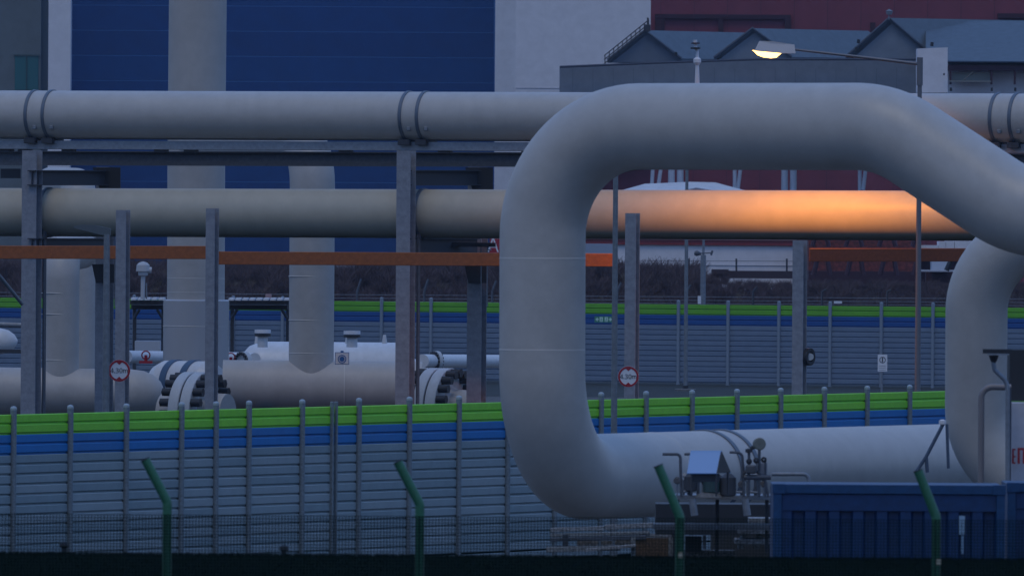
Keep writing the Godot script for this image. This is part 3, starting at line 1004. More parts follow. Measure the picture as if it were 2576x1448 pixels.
	# canopies
	for q in [[326, 412, 749, "left"], [572, 726, 750, "right"]]:
		var cs := 72.0
		t = thing("canopy", spot((q[0] + q[1]) * 0.5, 900, cs), "dark steel shelter roof with pale corrugated edge %s of the thickest standing pipe" % q[3], "shelter")
		t.position.y = 0
		obj("roof_beam", slab(q[0], q[1], 756, 766, cs, 2.4), M.steel_dark, t)
		obj("fascia", slab(q[0] + 3, q[1] - 3, 766.5, 778, cs - 0.4, 2.0), M.black, t)
		var px: float = q[0] + 2
		while px < q[1] - 4:
			obj("roof_sheet", slab(px, px + 13, q[2], q[2] + 5.5, cs + 0.15, 2.5), M.white_rib, t)
			px += 17.5
		for xx in [q[0] + 6, q[1] - 8]:
			obj("post", slab(xx, xx + 9, 766, 1120, cs - 0.6, 0.12), M.steel_dark, t)
			var k := 14.0 if xx < (q[0] + q[1]) * 0.5 else -14.0
			obj("knee_brace", mb().tube([spot(xx + 4, 800, cs - 0.2), spot(xx + 4 + k, 778, cs - 0.2)], 0.06, 6), M.steel_dark, t)
	tag(obj("pink_vent", slab(667, 682, 739, 752, 71.0, 0.3), mk(0.40, 0.26, 0.27)), "small pinkish vent on the right shelter roof", "vent")
	# device on a post
	t = thing("breather_post", spot(362, 752, 74), "white post with a hooded breather head left of the thickest standing pipe", "vent")
	var dp := spot(358, 752, 74)
	obj("post", mb().tube([dp, spot(359, 692, 74)], 0.075, 12), M.vent_grey, t)
	obj("collar", mb().lathe(spot(359, 694, 74), Vector3.UP, [Vector2(0, 0.08), Vector2(0.02, 0.16), Vector2(0.16, 0.18), Vector2(0.2, 0.1)], 16), M.vent_grey, t)
	obj("head", mb().lathe(spot(359, 684, 74), Vector3.UP, [Vector2(0, 0.12), Vector2(0.03, 0.24), Vector2(0.24, 0.22), Vector2(0.32, 0.14), Vector2(0.36, 0.01)], 18), M.vent_grey, t)
	obj("side_outlet", mb().tube([spot(362, 677, 74), spot(380, 680, 74)], 0.11, 12), M.vent_grey, t)
	obj("conduit", mb().tube([spot(368, 752, 74), spot(367, 712, 74)], 0.025, 6), M.galv, t)

# ------------------------------------------------------------------ the pipe rack
func rack() -> void:
	# upper pipe
	var u0 := spot(-90, 288.0, 87.0)
	var u1 := spot(2680, 298.8, 90.4)
	var d := (u1 - u0).normalized()
	var t := thing("upper_pipe", u0, "upper grey pipe on the rack crossing the whole width", "pipe")
	obj("shell", mb().tube([u0, u1], 0.70, 72), M.pipe, t)
	for px in [88.0, 131.0, 1029.0, 1072.0, 2513.0, 2562.0]:
		var c := on_line(u0, u1, px)
		var bn := obj("clamp_band", band(c, d, 0.70, 0.10), M.clamp, t)
		obj("lug", mb().box(c + Vector3(0, -0.36, 0.66), Vector3(0.12, 0.12, 0.12), Basis(Vector3.UP, -0.36), 0.02), M.galv, bn)
		obj("shoe", mb().box(c + Vector3(0, -0.74, 0), Vector3(0.35, 0.16, 0.9), Basis(Vector3.UP, -0.36), 0.01), M.steel_dark, t)
	# lower pipe
	var l0 := spot(-90, 533.0, 87.15)
	var l1 := spot(2680, 543.5, 90.55)
	t = thing("lower_pipe", l0, "lower grey pipe on the rack, lit orange by the lamp at right", "pipe")
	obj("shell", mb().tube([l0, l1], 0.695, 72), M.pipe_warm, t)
	d = (l1 - l0).normalized()
	for px in [122.0, 1066.0]:
		obj("clamp_band", band(on_line(l0, l1, px), d, 0.695, 0.11), M.clamp, t)
	# frame
	var fr := thing("rack_frame", spot(1290, 1000, 88), "grey steel frame carrying the two long pipes", "pipe rack")
	fr.position.y = 0
	var g := mb()
	var ga := spot(-90, 363.5, 87.0)
	var gb := spot(2680, 374.0, 90.4)
	var gx0 := (gb - ga).normalized()
	g.box((ga + gb) * 0.5, Vector3(ga.distance_to(gb), 0.25, 0.5), Basis(gx0, Vector3.UP, gx0.cross(Vector3.UP)).orthonormalized(), 0.012)
	obj("front_girder", g, mk(0.40, 0.43, 0.48, 0.45, 0.1, M.galv.albedo_texture, 2.0), fr)
	g = mb()
	I_beam(g, spot(-90, 397, 85.9), spot(2680, 405, 89.3), 0.42, 0.30)
	obj("rear_girder", g, M.galv_dark, fr)
	var packs := mb()
	for px in [16.0, 62.0, 172.0, 405.0, 480.0, 870.0, 1120.0, 1330.0]:
		obj("packer", mb().box(spot(px, 379, 87.0 + (px + 90.0) / 2770.0 * 3.4), Vector3(0.34, 0.10, 0.3), Basis(Vector3.UP, TURN)), M.steel_dark, fr)
	for q in [[78.0, 87.66, 378.0, 0.45], [1020.0, 88.82, 379.0, 0.42]]:
		var p := spot(q[0], 700, q[1])
		H_column("column", fr, Vector3(p.x, 0, p.z), spot(q[0], q[2], q[1]).y, q[3], 0.44, TURN, M.column)
		# ladder of cable tray on the right flank
		var tr := mb()
		var bx := p + Vector3(0.36, 0, -0.35)
		obj("cable_tray", mb().box(Vector3(bx.x, 3.9, bx.z), Vector3(0.05, 7.6, 0.16), Basis(Vector3.UP, TURN)), M.galv_dark, fr)
	for q in [[262.0, 86.4, 420.0, 0.40], [1200.0, 87.55, 420.0, 0.44]]:
		var p := spot(q[0], 700, q[1])
		H_column("column", fr, Vector3(p.x, 0, p.z), spot(q[0], q[2], q[1]).y, q[3], 0.44, TURN, M.column)
	# cross beams from front to rear columns with gussets
	for q in [[78.0, 262.0, 87.75, 86.5], [1020.0, 1200.0, 88.8, 87.65]]:
		for yy in [447.0, 618.0]:
			var b := mb()
			I_beam(b, spot(q[0], yy, q[2]), spot(q[1], yy, q[3]), 0.44, 0.26)
			obj("cross_beam", b, M.steel_dark, fr)
		var gx: float = q[1]
		obj("gusset", mb().prism([spot(gx - 30, 421, q[3]), spot(gx + 40, 421, q[3]), spot(gx + 40, 476, q[3]), spot(gx - 12, 476, q[3])], Vector3(0, 0, -0.12)), M.black, fr)
		obj("gusset", mb().prism([spot(gx - 32, 664, q[3]), spot(gx + 24, 664, q[3]), spot(gx + 24, 712, q[3]), spot(gx - 22, 712, q[3])], Vector3(0, 0, -0.12)), M.black, fr)
		for e in [-1.0, 1.0]:
			obj("cable", mb().tube([spot(gx + 18 + e * 8, 480, q[3] + 0.3), spot(gx + 18 + e * 8, 770, q[3] + 0.3)], 0.016, 6), M.galv, fr)
	# cable tray running under the lower pipe
	obj("tray", mb().box(spot(1140, 615, 88.0), Vector3(2.4, 0.12, 0.5), Basis(Vector3.UP, -TURN * 0.2)), M.black, fr)
	obj("tray_rail", mb().tube([spot(1050, 607, 87.2), spot(1235, 612, 86.6)], 0.025, 6), M.galv, fr)
	obj("tray_rail", mb().tube([spot(1050, 625, 87.2), spot(1235, 628, 86.6)], 0.025, 6), M.galv, fr)
	# bracing at the far left
	obj("diagonal_brace", mb().tube([spot(-20, 672, 88.4), spot(55, 765, 88.2)], 0.055, 8), M.galv, fr)
	# dark bracket at left behind columns
	obj("bracket", slab(0, 50, 424, 448, 86.8, 0.5), M.steel_dark, fr)
	# vent with rain caps rising above the big loop, standing on the upper pipe
	t = thing("vent_pipe", spot(1754, 238, 89.4), "slim pale vent with two round caps above the big loop's crown", "vent")
	obj("stem", mb().lathe(spot(1754, 240, 89.4), Vector3.UP, [Vector2(0, 0.08), Vector2(0.5, 0.065), Vector2(0.85, 0.05), Vector2(0.93, 0.11), Vector2(1.02, 0.11), Vector2(1.08, 0.045), Vector2(1.3, 0.035)], 14), M.white_rib, t)
	obj("cap", mb().tube([spot(1750, 123, 89.4), spot(1750, 119, 89.4)], 0.14, 14), M.black, t)
	obj("cap", mb().tube([spot(1750, 110, 89.4), spot(1750, 107, 89.4)], 0.12, 14), M.maroon_dark, t)
	obj("finial", mb().tube([spot(1751, 126, 89.4), spot(1749, 100, 89.4)], [0.035, 0.06], 8), M.white_rib, t)

# ------------------------------------------------------------------ height gate and signs
func disc_sign(at: Vector3, r: float, bs: Basis, t: Node) -> void:
	var ax := bs.z
	obj("plate", mb().tube([at - ax * 0.015, at + ax * 0.006], r, 40), M.sign_white, t)
	obj("rim", mb().lathe(at, ax, [Vector2(0.004, r * 0.80), Vector2(0.016, r * 0.80), Vector2(0.016, r * 0.985), Vector2(-0.016, r * 0.985)], 40), M.red_sign, t)
	for e in [-1.0, 1.0]:
		obj("arrow_mark", mb().prism([at + bs * Vector3(-r * 0.34, r * 0.84 * e, 0.008), at + bs * Vector3(r * 0.34, r * 0.84 * e, 0.008), at + bs * Vector3(0, r * 0.54 * e, 0.008)], ax * 0.006), M.red_sign, t)
	lettering("4.30m", r * 0.58, M.black, t, at + ax * 0.012, bs)

func gate_and_signs() -> void:
	var s := 91.5
	# posts of the height gate
	for q in [[307.0, 528.0, 34.0, "second gate post from left, carrying the left height sign"], [532.0, 524.0, 30.0, "slim gate post standing before the thickest standing pipe"], [1590.0, 536.0, 36.0, "gate post beside the thin lamp pole, carrying the right height sign"], [2012.0, 604.0, 36.0, "gate post under the glowing pipe where the right orange bar begins"]]:
		var p := spot(q[0], 800, s)
		var t := thing("gate_post", Vector3(p.x, 0, p.z), "grey steel %s" % q[3], "post", "posts of the height gate")
		H_column("profile", t, Vector3(p.x, 0, p.z), spot(q[0], q[1], s).y, q[2] / s * 0.82, 0.28, TURN * 1.15, M.column)
	# orange bars
	for q in [[-90.0, 634.0, 530.0, 635.0, 90.4, 90.4, "left"], [536.0, 648.5, 1550.0, 654.0, 90.3, 90.4, "middle"], [2037.0, 641.0, 2500.0, 641.0, 91.2, 91.2, "right"]]:
		var a := spot(q[0], q[1], q[4])
		var b := spot(q[2], q[3], q[5])
		var g := mb()
		var x := (b - a).normalized()
		g.box((a + b) * 0.5, Vector3(a.distance_to(b), 0.365, 0.14), Basis(x, Vector3.UP, x.cross(Vector3.UP)).orthonormalized(), 0.012)
		var where := {"left": "left of the slim gate post", "middle": "between the slim gate post and the big loop", "right": "below the glowing pipe at right"}
		tag(obj("height_bar", g, M.rust if q[6] == "right" else M.orange), ("dull rust brown height bar %s" if q[6] == "right" else "rusty orange height bar %s") % where[q[6]], "beam", "orange height bars")
	# signs
	var bs := Basis(Vector3.UP, 0.0)
	var t := thing("height_sign", spot(299, 932, 92.6), "round 4.30m height sign on the left gate post, partly behind a pole", "sign", "height signs")
	disc_sign(spot(299, 932, 92.6), 0.30, bs, t)
	t = thing("height_sign", spot(1581, 947, 92.6), "round 4.30m height sign right of the thin lamp pole", "sign", "height signs")
	disc_sign(spot(1581, 947, 92.6), 0.285, bs, t)
	# blue and white sign on the header
	var c := spot(860, 901, 85.2)
	t = thing("duty_sign", c, "white sign with a blue round symbol on the header beside the slimmer riser", "sign")
	obj("plate", mb().box(c, Vector3(0.42, 0.36, 0.03), bs, 0.005), M.sign_blue, t)
	obj("face", mb().box(c + Vector3(0, 0, 0.006), Vector3(0.385, 0.325, 0.03), bs), M.sign_white, t)
	obj("symbol", mb().tube([c + Vector3(0, -0.02, 0.015), c + Vector3(0, -0.02, 0.028)], 0.075, 20), M.sign_blue, t)
	obj("ring", mb().lathe(c + Vector3(0, -0.02, 0.02), Vector3.BACK, [Vector2(0, 0.10), Vector2(0.01, 0.10), Vector2(0.01, 0.125), Vector2(0, 0.125)], 24), M.sign_blue, t)
	obj("hanger", mb().box(c + Vector3(0, 0.2, 0), Vector3(0.09, 0.05, 0.03)), M.sign_blue, t)
	# escape sign on the rear barrier
	c = spot(1519, 803, 52.9)
	t = thing("escape_sign", c, "small green escape route sign on the rear barrier", "sign")
	obj("plate", mb().box(c, Vector3(0.88, 0.29, 0.03)), M.sign_green, t)
	for e in [-1.0, 1.0]:
		obj("arrow", mb().prism([c + Vector3(e * 0.40, 0, 0.016), c + Vector3(e * 0.29, 0.10, 0.016), c + Vector3(e * 0.29, -0.10, 0.016)], Vector3(0, 0, 0.006)), M.sign_pale, t)
		obj("arrow_shaft", mb().box(c + Vector3(e * 0.265, 0, 0.019), Vector3(0.06, 0.06, 0.006)), M.sign_pale, t)
		obj("doorway", mb().box(c + Vector3(e * 0.12, 0, 0.018), Vector3(0.15, 0.22, 0.006)), M.sign_pale, t)
		# a running figure cut small on each doorway
		var f := mb()
		f.tube([c + Vector3(e * 0.12, 0.06, 0.023), c + Vector3(e * 0.12, 0.06, 0.026)], 0.02, 8)
		f.box(c + Vector3(e * 0.12, 0.0, 0.024), Vector3(0.03, 0.08, 0.004), Basis(Vector3.BACK, -0.3 * e))
		f.box(c + Vector3(e * 0.14, -0.06, 0.024), Vector3(0.018, 0.09, 0.004), Basis(Vector3.BACK, 0.6 * e))
		f.box(c + Vector3(e * 0.095, -0.06, 0.024), Vector3(0.018, 0.09, 0.004), Basis(Vector3.BACK, -0.6 * e))
		obj("figure", f, M.sign_green, t)
	# white notice on a post in the yard
	c = spot(2221, 913, 57.0)
	t = thing("notice_sign", Vector3(c.x, 0, c.z), "white notice with a ringed pictogram on a post before the rear barrier", "sign")
	obj("post", mb().tube([Vector3(c.x - 0.03, 0, c.z - 0.04), Vector3(c.x - 0.03, c.y + 0.3, c.z - 0.04)], 0.045, 10), M.galv, t)
	obj("plate", mb().box(c, Vector3(0.42, 0.75, 0.03), bs, 0.005), M.sign_white, t)
	obj("ring", mb().lathe(c + Vector3(0, 0.14, 0.014), Vector3.BACK, [Vector2(0, 0.11), Vector2(0.008, 0.11), Vector2(0.008, 0.14), Vector2(0, 0.14)], 24), M.black, t)
	obj("pictogram", mb().box(c + Vector3(0, 0.12, 0.018), Vector3(0.05, 0.14, 0.006)).tube([c + Vector3(0, 0.215, 0.016), c + Vector3(0, 0.215, 0.022)], 0.028, 10), M.black, t)
	for i in 3:
		obj("text_line", mb().box(c + Vector3(0, -0.12 - i * 0.09, 0.017), Vector3(0.3, 0.03, 0.005)), mk(0.35, 0.36, 0.4), t)
	# round thing on the far rack column
	t = thing("cable_reel", spot(2036, 897, 91.5), "dark round cable reel on the gate post under the glowing pipe", "reel")
	c = spot(2036, 897, 91.5)
	obj("rim", mb().lathe(c, Basis(Vector3.UP, 1.0) * Vector3.BACK, [Vector2(-0.06, 0.14), Vector2(-0.06, 0.24), Vector2(0.06, 0.24), Vector2(0.06, 0.14)], 24), M.black, t)
	obj("hub", mb().tube([c - Vector3(0.0, 0, 0.08), c + Vector3(0.03, 0, 0.08)], 0.10, 16), M.flange, t)

# ------------------------------------------------------------------ lamps
func lamps() -> void:
	# the lit lamp
	var s := 91.4
	var p := spot(2310, 900, s)
	var top := spot(2310, 146, s).y
	var t := thing("street_lamp", Vector3(p.x, 0, p.z), "lit sodium street lamp with a long arm at upper right", "street lamp")
	obj("pole", mb().tube([Vector3(p.x, 0, p.z), Vector3(p.x, 4, p.z), Vector3(p.x, top, p.z)], [0.085, 0.08, 0.06], 20), M.pole_dark, t)
	obj("collar", mb().tube([Vector3(p.x, top - 0.75, p.z), Vector3(p.x, top + 0.02, p.z)], 0.085, 16), M.pole_dark, t)
	var a1 := spot(1998, 124, 91.2)
	obj("arm", mb().tube([Vector3(p.x, top - 0.16, p.z), spot(2200, 147, 91.3), a1], [0.045, 0.04, 0.032], 12), M.pole_dark, t)
	var hd := [spot(1899, 128, 91.2), spot(1911, 103, 91.2), spot(1945, 104, 91.2), spot(1999, 112, 91.2), spot(2002, 134, 91.2), spot(1965, 134, 91.2)]
	var hb := mb()
	hb.prism([hd[0] + Vector3(0, 0, 0.2), hd[1] + Vector3(0, 0, 0.12), hd[2] + Vector3(0, 0, 0.14), hd[3] + Vector3(0, 0, 0.08), hd[4] + Vector3(0, 0, 0.08), hd[5] + Vector3(0, 0, 0.2)], Vector3(0, 0, -0.38))
	var head := obj("head", hb, M.lamp_body, t)
	# glass bowl
	var ctr := spot(1930, 131, 91.2)
	var bowl := mb()
	var secs := [[1893.0, 124.0, 0.02], [1897.0, 129.0, 0.10], [1906.0, 138.5, 0.15], [1920.0, 144.0, 0.17], [1940.0, 146.5, 0.17], [1954.0, 145.0, 0.16], [1961.0, 138.5, 0.12], [1969.0, 130.0, 0.04]]
	for i in secs.size() - 1:
		for k in 8:
			var q := []
			for e in [[i, k], [i + 1, k], [i + 1, k + 1], [i, k + 1]]:
				var sec = secs[e[0]]
				var ang: float = PI * e[1] / 8.0
				var top_y: float = 124.0 + (sec[0] - 1893.0) * 0.075 + 2.0
				var base := spot(sec[0], top_y, 91.2)
				var drop: float = (sec[1] - top_y) / 92.4
				q.append(base + Vector3(0, -maxf(drop, 0.004) * sin(ang), sec[2] * cos(ang)))
			bowl.quad(q[0], q[1], q[2], q[3])
	for i in bowl.n.size():
		if bowl.n[i].dot(bowl.v[i] - (ctr + Vector3(0, 0.1, 0))) < 0.0: bowl.n[i] = -bowl.n[i]
	obj("glowing_bowl", bowl, M.glow, head)
	var li := SpotLight3D.new()
	li.name = "lamp_light"
	li.position = spot(1932, 152, 91.2)
	li.look_at_from_position(li.position, li.position + Vector3(0.12, -1.25, -0.75), Vector3.RIGHT)
	li.light_color = Color(1.0, 0.60, 0.03)
	li.light_energy = 125.0
	li.spot_range = 80.0
	li.spot_attenuation = 2.0
	li.spot_angle = 62.0
	li.spot_angle_attenuation = 1.2
	li.light_size = 0.4
	li.shadow_enabled = true
	add_child(li)
	# thin pole beside the loop; its top is behind the loop's crown
	p = spot(1546, 900, 107.0)
	t = thing("thin_lamp", Vector3(p.x, 0, p.z), "thin grey lamp pole inside the left bend of the big loop", "street lamp")
	var ty := spot(1548, 330, 107.0).y
	obj("pole", mb().tube([Vector3(p.x, 0, p.z), Vector3(p.x, 3.2, p.z), Vector3(p.x, 3.21, p.z), Vector3(p.x, ty, p.z)], [0.095, 0.088, 0.075, 0.055], 20), M.pole, t)
	obj("head", mb().box(Vector3(p.x + 0.35, ty + 0.03, p.z), Vector3(0.8, 0.1, 0.25), Basis(Vector3.BACK, 0.06), 0.03), M.lamp_body, t)
	# low lamp at the left
	p = spot(266, 900, 92.8)
	t = thing("low_lamp", Vector3(p.x, 0, p.z), "unlit lamp at left with a flat curved head under the lower pipe", "street lamp")
	ty = spot(266, 590, 92.8).y
	obj("pole", mb().tube([Vector3(p.x, 0, p.z), Vector3(p.x, ty, p.z)], [0.10, 0.085], 18), M.pole, t)
	obj("head", mb().prism([spot(184, 569, 92.8), spot(205, 565, 92.8), spot(240, 567, 92.8), spot(277, 575, 92.8), spot(277, 592, 92.8), spot(250, 590, 92.8), spot(214, 580, 92.8), spot(184, 573, 92.8)], Vector3(0, 0, -0.4)), mk(0.10, 0.12, 0.13, 0.4), t)
	# tall pole in the yard
	p = spot(1725, 960, 54.2)
	t = thing("yard_lamp", Vector3(p.x, 0, p.z), "tall slim yard lamp pole with dark foot before the rear barrier", "street lamp")
	ty = spot(1731, 300, 54.2).y
	obj("pole", mb().tube([Vector3(p.x, 0, p.z), Vector3(p.x, ty, p.z)], [0.10, 0.065], 16), M.pole, t)
	obj("head", mb().box(Vector3(p.x - 0.4, ty, p.z), Vector3(1.0, 0.12, 0.3), Basis(), 0.04), M.lamp_body, t)
	obj("foot", mb().tube([Vector3(p.x, 0.01, p.z), Vector3(p.x, 0.26, p.z)], 0.13, 14), M.black, t)
	obj("footing", mb().lathe(Vector3(p.x, 0, p.z), Vector3.UP, [Vector2(0.0, 0.5), Vector2(0.08, 0.5), Vector2(0.11, 0.45), Vector2(0.12, 0.0)], 24), M.concrete, t)
	# post with a cross arm farther back
	p = spot(1769, 760, 51.8)
	t = thing("floodlight_mast", Vector3(p.x, 0, p.z), "stout mast with two small floodlights against the white hall", "mast")
	ty = spot(1770, 641, 51.8).y
	obj("mast", mb().tube([Vector3(p.x, 0, p.z), Vector3(p.x, ty, p.z)], 0.13, 14), M.galv, t)
	obj("upper_mast", mb().tube([Vector3(p.x, ty, p.z), spot(1771, 590, 51.8)], 0.06, 10), M.galv, t)
	obj("cross_arm", mb().tube([spot(1750, 637, 51.9), spot(1790, 636, 51.9)], 0.03, 8), M.galv_dark, t)
	obj("floodlight", mb().lathe(spot(1764, 638, 51.9), Vector3(-1, 0.1, 0.2), [Vector2(0, 0.06), Vector2(0.2, 0.14), Vector2(0.32, 0.10), Vector2(0.34, 0.01)], 12), M.galv_dark, t)
	obj("floodlight", mb().box(spot(1791, 636, 51.9), Vector3(0.10, 0.24, 0.16), Basis(Vector3.BACK, -0.3), 0.02), M.galv_dark, t)
	obj("control_box", slab(1756, 1764, 744, 764, 51.9, 0.2), M.white_rib, t)

# ------------------------------------------------------------------ the big loop
func loop() -> void:
	var R := 1.79
	var c := [spot(2800, 540, 158.2), spot(2572, 540, 157.8), spot(2230, 318, 157.2), spot(1366, 318, 154.8), spot(1363, 1203, 154.8), spot(2480, 1163, 142.6), spot(2760, 1154, 139.6)]
	var path := rounded(c, R, 20)
	var t := thing("pipe_loop", c[4], "huge grey gas pipe bent into a loop in the foreground", "pipe")
	obj("shell", mb().tube(path, 0.70, 96), M.pipe, t)
	for q in [[1365.0, 650.0, 154.8], [1364.0, 880.0, 154.8]]:
		obj("weld_seam", band(spot(q[0], q[1], q[2]), c[3] - c[4], 0.673, 0.045), M.weld, t)
	var rd: Vector3 = (c[5] - c[4]).normalized()
	for px in [1640.0]:
		obj("weld_seam", band(on_line(c[4], c[5], px), rd, 0.674, 0.04), M.weld, t)
	for px in [1772.0, 1812.0]:
		obj("clamp_band", band(on_line(c[4], c[5], px), rd, 0.695, 0.14), M.clamp, t)
	# second, slimmer bend at the right edge
	var k := [spot(2900, 592, 149.5), spot(2459, 592, 149.0), spot(2455, 1236, 148.4), spot(2900, 1236, 149.0)]
	t = thing("slim_bend", k[2], "slimmer grey pipe leg curving at the right edge", "pipe")
	obj("shell", mb().tube(rounded(k, 1.37, 18), 0.525, 72), M.pipe, t)

# ------------------------------------------------------------------ valve skid in front of the loop's lower run
func skid() -> void:
	var s := 168.0
	var t := thing("valve_skid", spot(1800, 1260, s), "dark steel skid with instrument pipes in front of the loop's lower run", "skid")
	obj("deck", slab(1690, 1945, 1246, 1256, s + 0.5, 1.4), M.galv, t)
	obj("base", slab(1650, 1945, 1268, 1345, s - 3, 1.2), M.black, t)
	var vr := RandomNumberGenerator.new()
	vr.seed = 12
	for i in 13:
		var vx := 1700.0 + i * 18.5 + vr.randf_range(-5, 5)
		var vt := vr.randf_range(1196, 1226)
		var vp := obj("riser", mb().tube([spot(vx, 1250, s + 0.3), spot(vx, vt, s + 0.3)], vr.randf_range(0.015, 0.028), 8), M.galv if i % 2 == 0 else M.galv_dark, t)
		obj("handle", mb().lathe(spot(vx, vt, s + 0.3), Vector3(vr.randf_range(-0.5, 0.5), 0.4, 1), [Vector2(-0.02, 0.01), Vector2(-0.015, 0.055), Vector2(0.015, 0.055), Vector2(0.02, 0.01)], 12), M.galv if i % 3 else M.steel_dark, vp)
		if i % 3 == 1:
			obj("cross_pipe", mb().tube([spot(vx, 1236, s + 0.35), spot(vx + 34, 1236 + vr.randf_range(-6, 6), s + 0.35)], 0.018, 8), M.galv, t)
	obj("lower_beam", slab(1645, 1945, 1320, 1332, s + 0.6, 1.2), M.galv_dark, t)
	for px in [1742.0, 1875.0]:
		obj("foot", mb().tube([spot(px, 1256, s + 1), spot(px + 6, 1296, s + 1)], 0.055, 10), M.galv, t)
	for px in [1700.0, 1800.0, 1925.0]:
		obj("post", slab(px, px + 9, 1256, 1390, s - 0.5, 0.08), M.steel_dark, t)
	# instrument tubes
	var st := s + 0.8
	obj("tube", mb().tube(rounded([spot(1667, 1142, st), spot(1712, 1142, st), spot(1714, 1250, st)], 0.06), 0.022, 8), M.galv_dark, t)
	obj("tube", mb().tube([spot(1722, 1142, st), spot(1758, 1141, st)], 0.02, 8), M.galv_dark, t)
	obj("tube", mb().tube(rounded([spot(1836, 1137, st), spot(1868, 1138, st), spot(1872, 1250, st)], 0.08), 0.02, 8), M.galv_dark, t)
	obj("tube", mb().tube(rounded([spot(1900, 1206, st), spot(1925, 1204, st), spot(1934, 1250, st)], 0.06), 0.02, 8), M.galv_dark, t)
	obj("tube", mb().tube(rounded([spot(1942, 1192, st), spot(2034, 1192, st), spot(2037, 1225, st)], 0.08), 0.03, 8), M.galv, t)
	obj("hose", mb().tube(rounded([spot(1760, 1195, st), spot(1775, 1222, st), spot(1795, 1240, st)], 0.1), 0.03, 8), M.black, t)
	obj("hose", mb().tube(rounded([spot(1733, 1190, st), spot(1748, 1215, st), spot(1733, 1245, st)], 0.1), 0.035, 8), M.black, t)
	obj("actuator", mb().lathe(spot(1738, 1236, st), Vector3.UP, [Vector2(0, 0.06), Vector2(0.02, 0.10), Vector2(0.22, 0.10), Vector2(0.28, 0.04)], 14), M.steel_dark, t)
	obj("actuator", mb().lathe(spot(1790, 1240, st), Vector3.UP, [Vector2(0, 0.09), Vector2(0.02, 0.13), Vector2(0.22, 0.13), Vector2(0.28, 0.05)], 14), mk(0.03, 0.07, 0.07), t)
	obj("bonnet", mb().lathe(spot(1784, 1250, st), Vector3.UP, [Vector2(0, 0.22), Vector2(0.04, 0.18), Vector2(0.09, 0.05)], 14), M.concrete, t)
	obj("actuator", mb().lathe(spot(1832, 1248, st), Vector3.UP, [Vector2(0, 0.07), Vector2(0.02, 0.12), Vector2(0.28, 0.12), Vector2(0.34, 0.05)], 14), M.steel_dark, t)
	# valve cluster with round heads
	var v := thing("valve_cluster", spot(1900, 1250, st), "cluster of small valves with round gauge heads right of the blue roof", "valve")
	obj("stem", mb().tube([spot(1910, 1250, st), spot(1911, 1120, st)], 0.022, 10), M.galv_dark, v)
	obj("stem", mb().tube([spot(1884, 1250, st), spot(1885, 1132, st)], 0.022, 10), M.galv_dark, v)
	obj("stem", mb().tube([spot(1926, 1250, st), spot(1926, 1150, st)], 0.016, 8), M.galv_dark, v)
	obj("gauge", mb().lathe(spot(1910, 1116, st + 0.2), Vector3(0.2, 0, 1), [Vector2(-0.06, 0.01), Vector2(-0.06, 0.085), Vector2(0.05, 0.095), Vector2(0.06, 0.08), Vector2(0.06, 0.01)], 18), mk(0.16, 0.17, 0.15), v)
	obj("gauge_body", mb().box(spot(1897, 1124, st), Vector3(0.10, 0.06, 0.06), Basis(Vector3.BACK, 0.5), 0.01), M.steel_dark, v)
	obj("knob", mb().lathe(spot(1884, 1134, st), Vector3.UP, [Vector2(-0.03, 0.01), Vector2(-0.02, 0.05), Vector2(0.03, 0.05), Vector2(0.04, 0.01)], 12), M.steel_dark, v)
	for q in [[1885, 1160], [1903, 1158], [1922, 1156]]:
		obj("valve_knob", mb().lathe(spot(q[0], q[1], st + 0.3), Vector3.BACK, [Vector2(-0.05, 0.01), Vector2(-0.04, 0.045), Vector2(0.04, 0.045), Vector2(0.05, 0.01)], 12), M.black, v)
	obj("valve_block", mb().box(spot(1890, 1180, st), Vector3(0.17, 0.13, 0.15), Basis(), 0.02), M.galv_dark, v)
	obj("valve_block", mb().box(spot(1918, 1178, st - 0.2), Vector3(0.15, 0.20, 0.12), Basis(), 0.02), mk(0.24, 0.25, 0.28), v)
	obj("yoke", mb().tube(rounded([spot(1868, 1202, st), spot(1872, 1186, st), spot(1908, 1186, st), spot(1916, 1202, st)], 0.06), 0.024, 8), M.steel_dark, v)
	obj("pipe_stub", mb().tube([spot(1872, 1200, st), spot(1940, 1200, st)], 0.04, 10), M.galv_dark, v)
	# little blue roofed instrument shelter
	var sh := thing("instrument_shelter", spot(1785, 1246, s + 2), "small instrument shelter with a bright blue pitched roof before the lower run", "shelter")
	var z := s + 2.0
	var A := spot(1738, 1133, z)
	var B := spot(1816, 1133, z)
	var roof := mb()
	var fd := Vector3(0, 0, 0.24)
	var A2 := spot(1728, 1189, z) + fd
	var B2 := spot(1804, 1189, z) + fd
	roof.prism([A, B, B2, A2], Vector3(0.004, -0.014, -0.012))
	obj("roof", roof, M.roof_blue, sh)
	var C2 := spot(1840, 1188, z) - fd
	var A3 := A2 + (C2 - B2)
	obj("roof", mb().prism([A, B, C2, A3], Vector3(-0.004, -0.014, 0.012)), M.roof_blue, sh)
	obj("gable", mb().prism([B, B2, C2], Vector3(-0.012, 0, 0)), M.black, sh)
	obj("wall", mb().box((A + B) * 0.5 + Vector3(0.0, -0.40, 0.0), Vector3(0.40, 0.12, 0.3)), M.steel_dark, sh)
	for q in [[1740.0, 0.2], [1802.0, 0.2], [1832.0, -0.2]]:
		var f := spot(q[0], 1186, z) + Vector3(0, 0, q[1])
		obj("leg", mb().tube([f, Vector3(f.x, spot(1800, 1247, z).y, f.z)], 0.016, 6), M.steel_dark, sh)
	# support under the loop
	var su := thing("loop_support", spot(1660, 1350, 152), "dark concrete saddle under the loop's lower run", "support")
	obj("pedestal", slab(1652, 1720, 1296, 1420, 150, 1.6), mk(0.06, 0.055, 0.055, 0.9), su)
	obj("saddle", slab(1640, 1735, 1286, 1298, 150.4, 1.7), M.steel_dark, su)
	var su2 := thing("run_support", spot(1880, 1350, 146), "dark support beneath the loop's lower run behind the skid", "support")
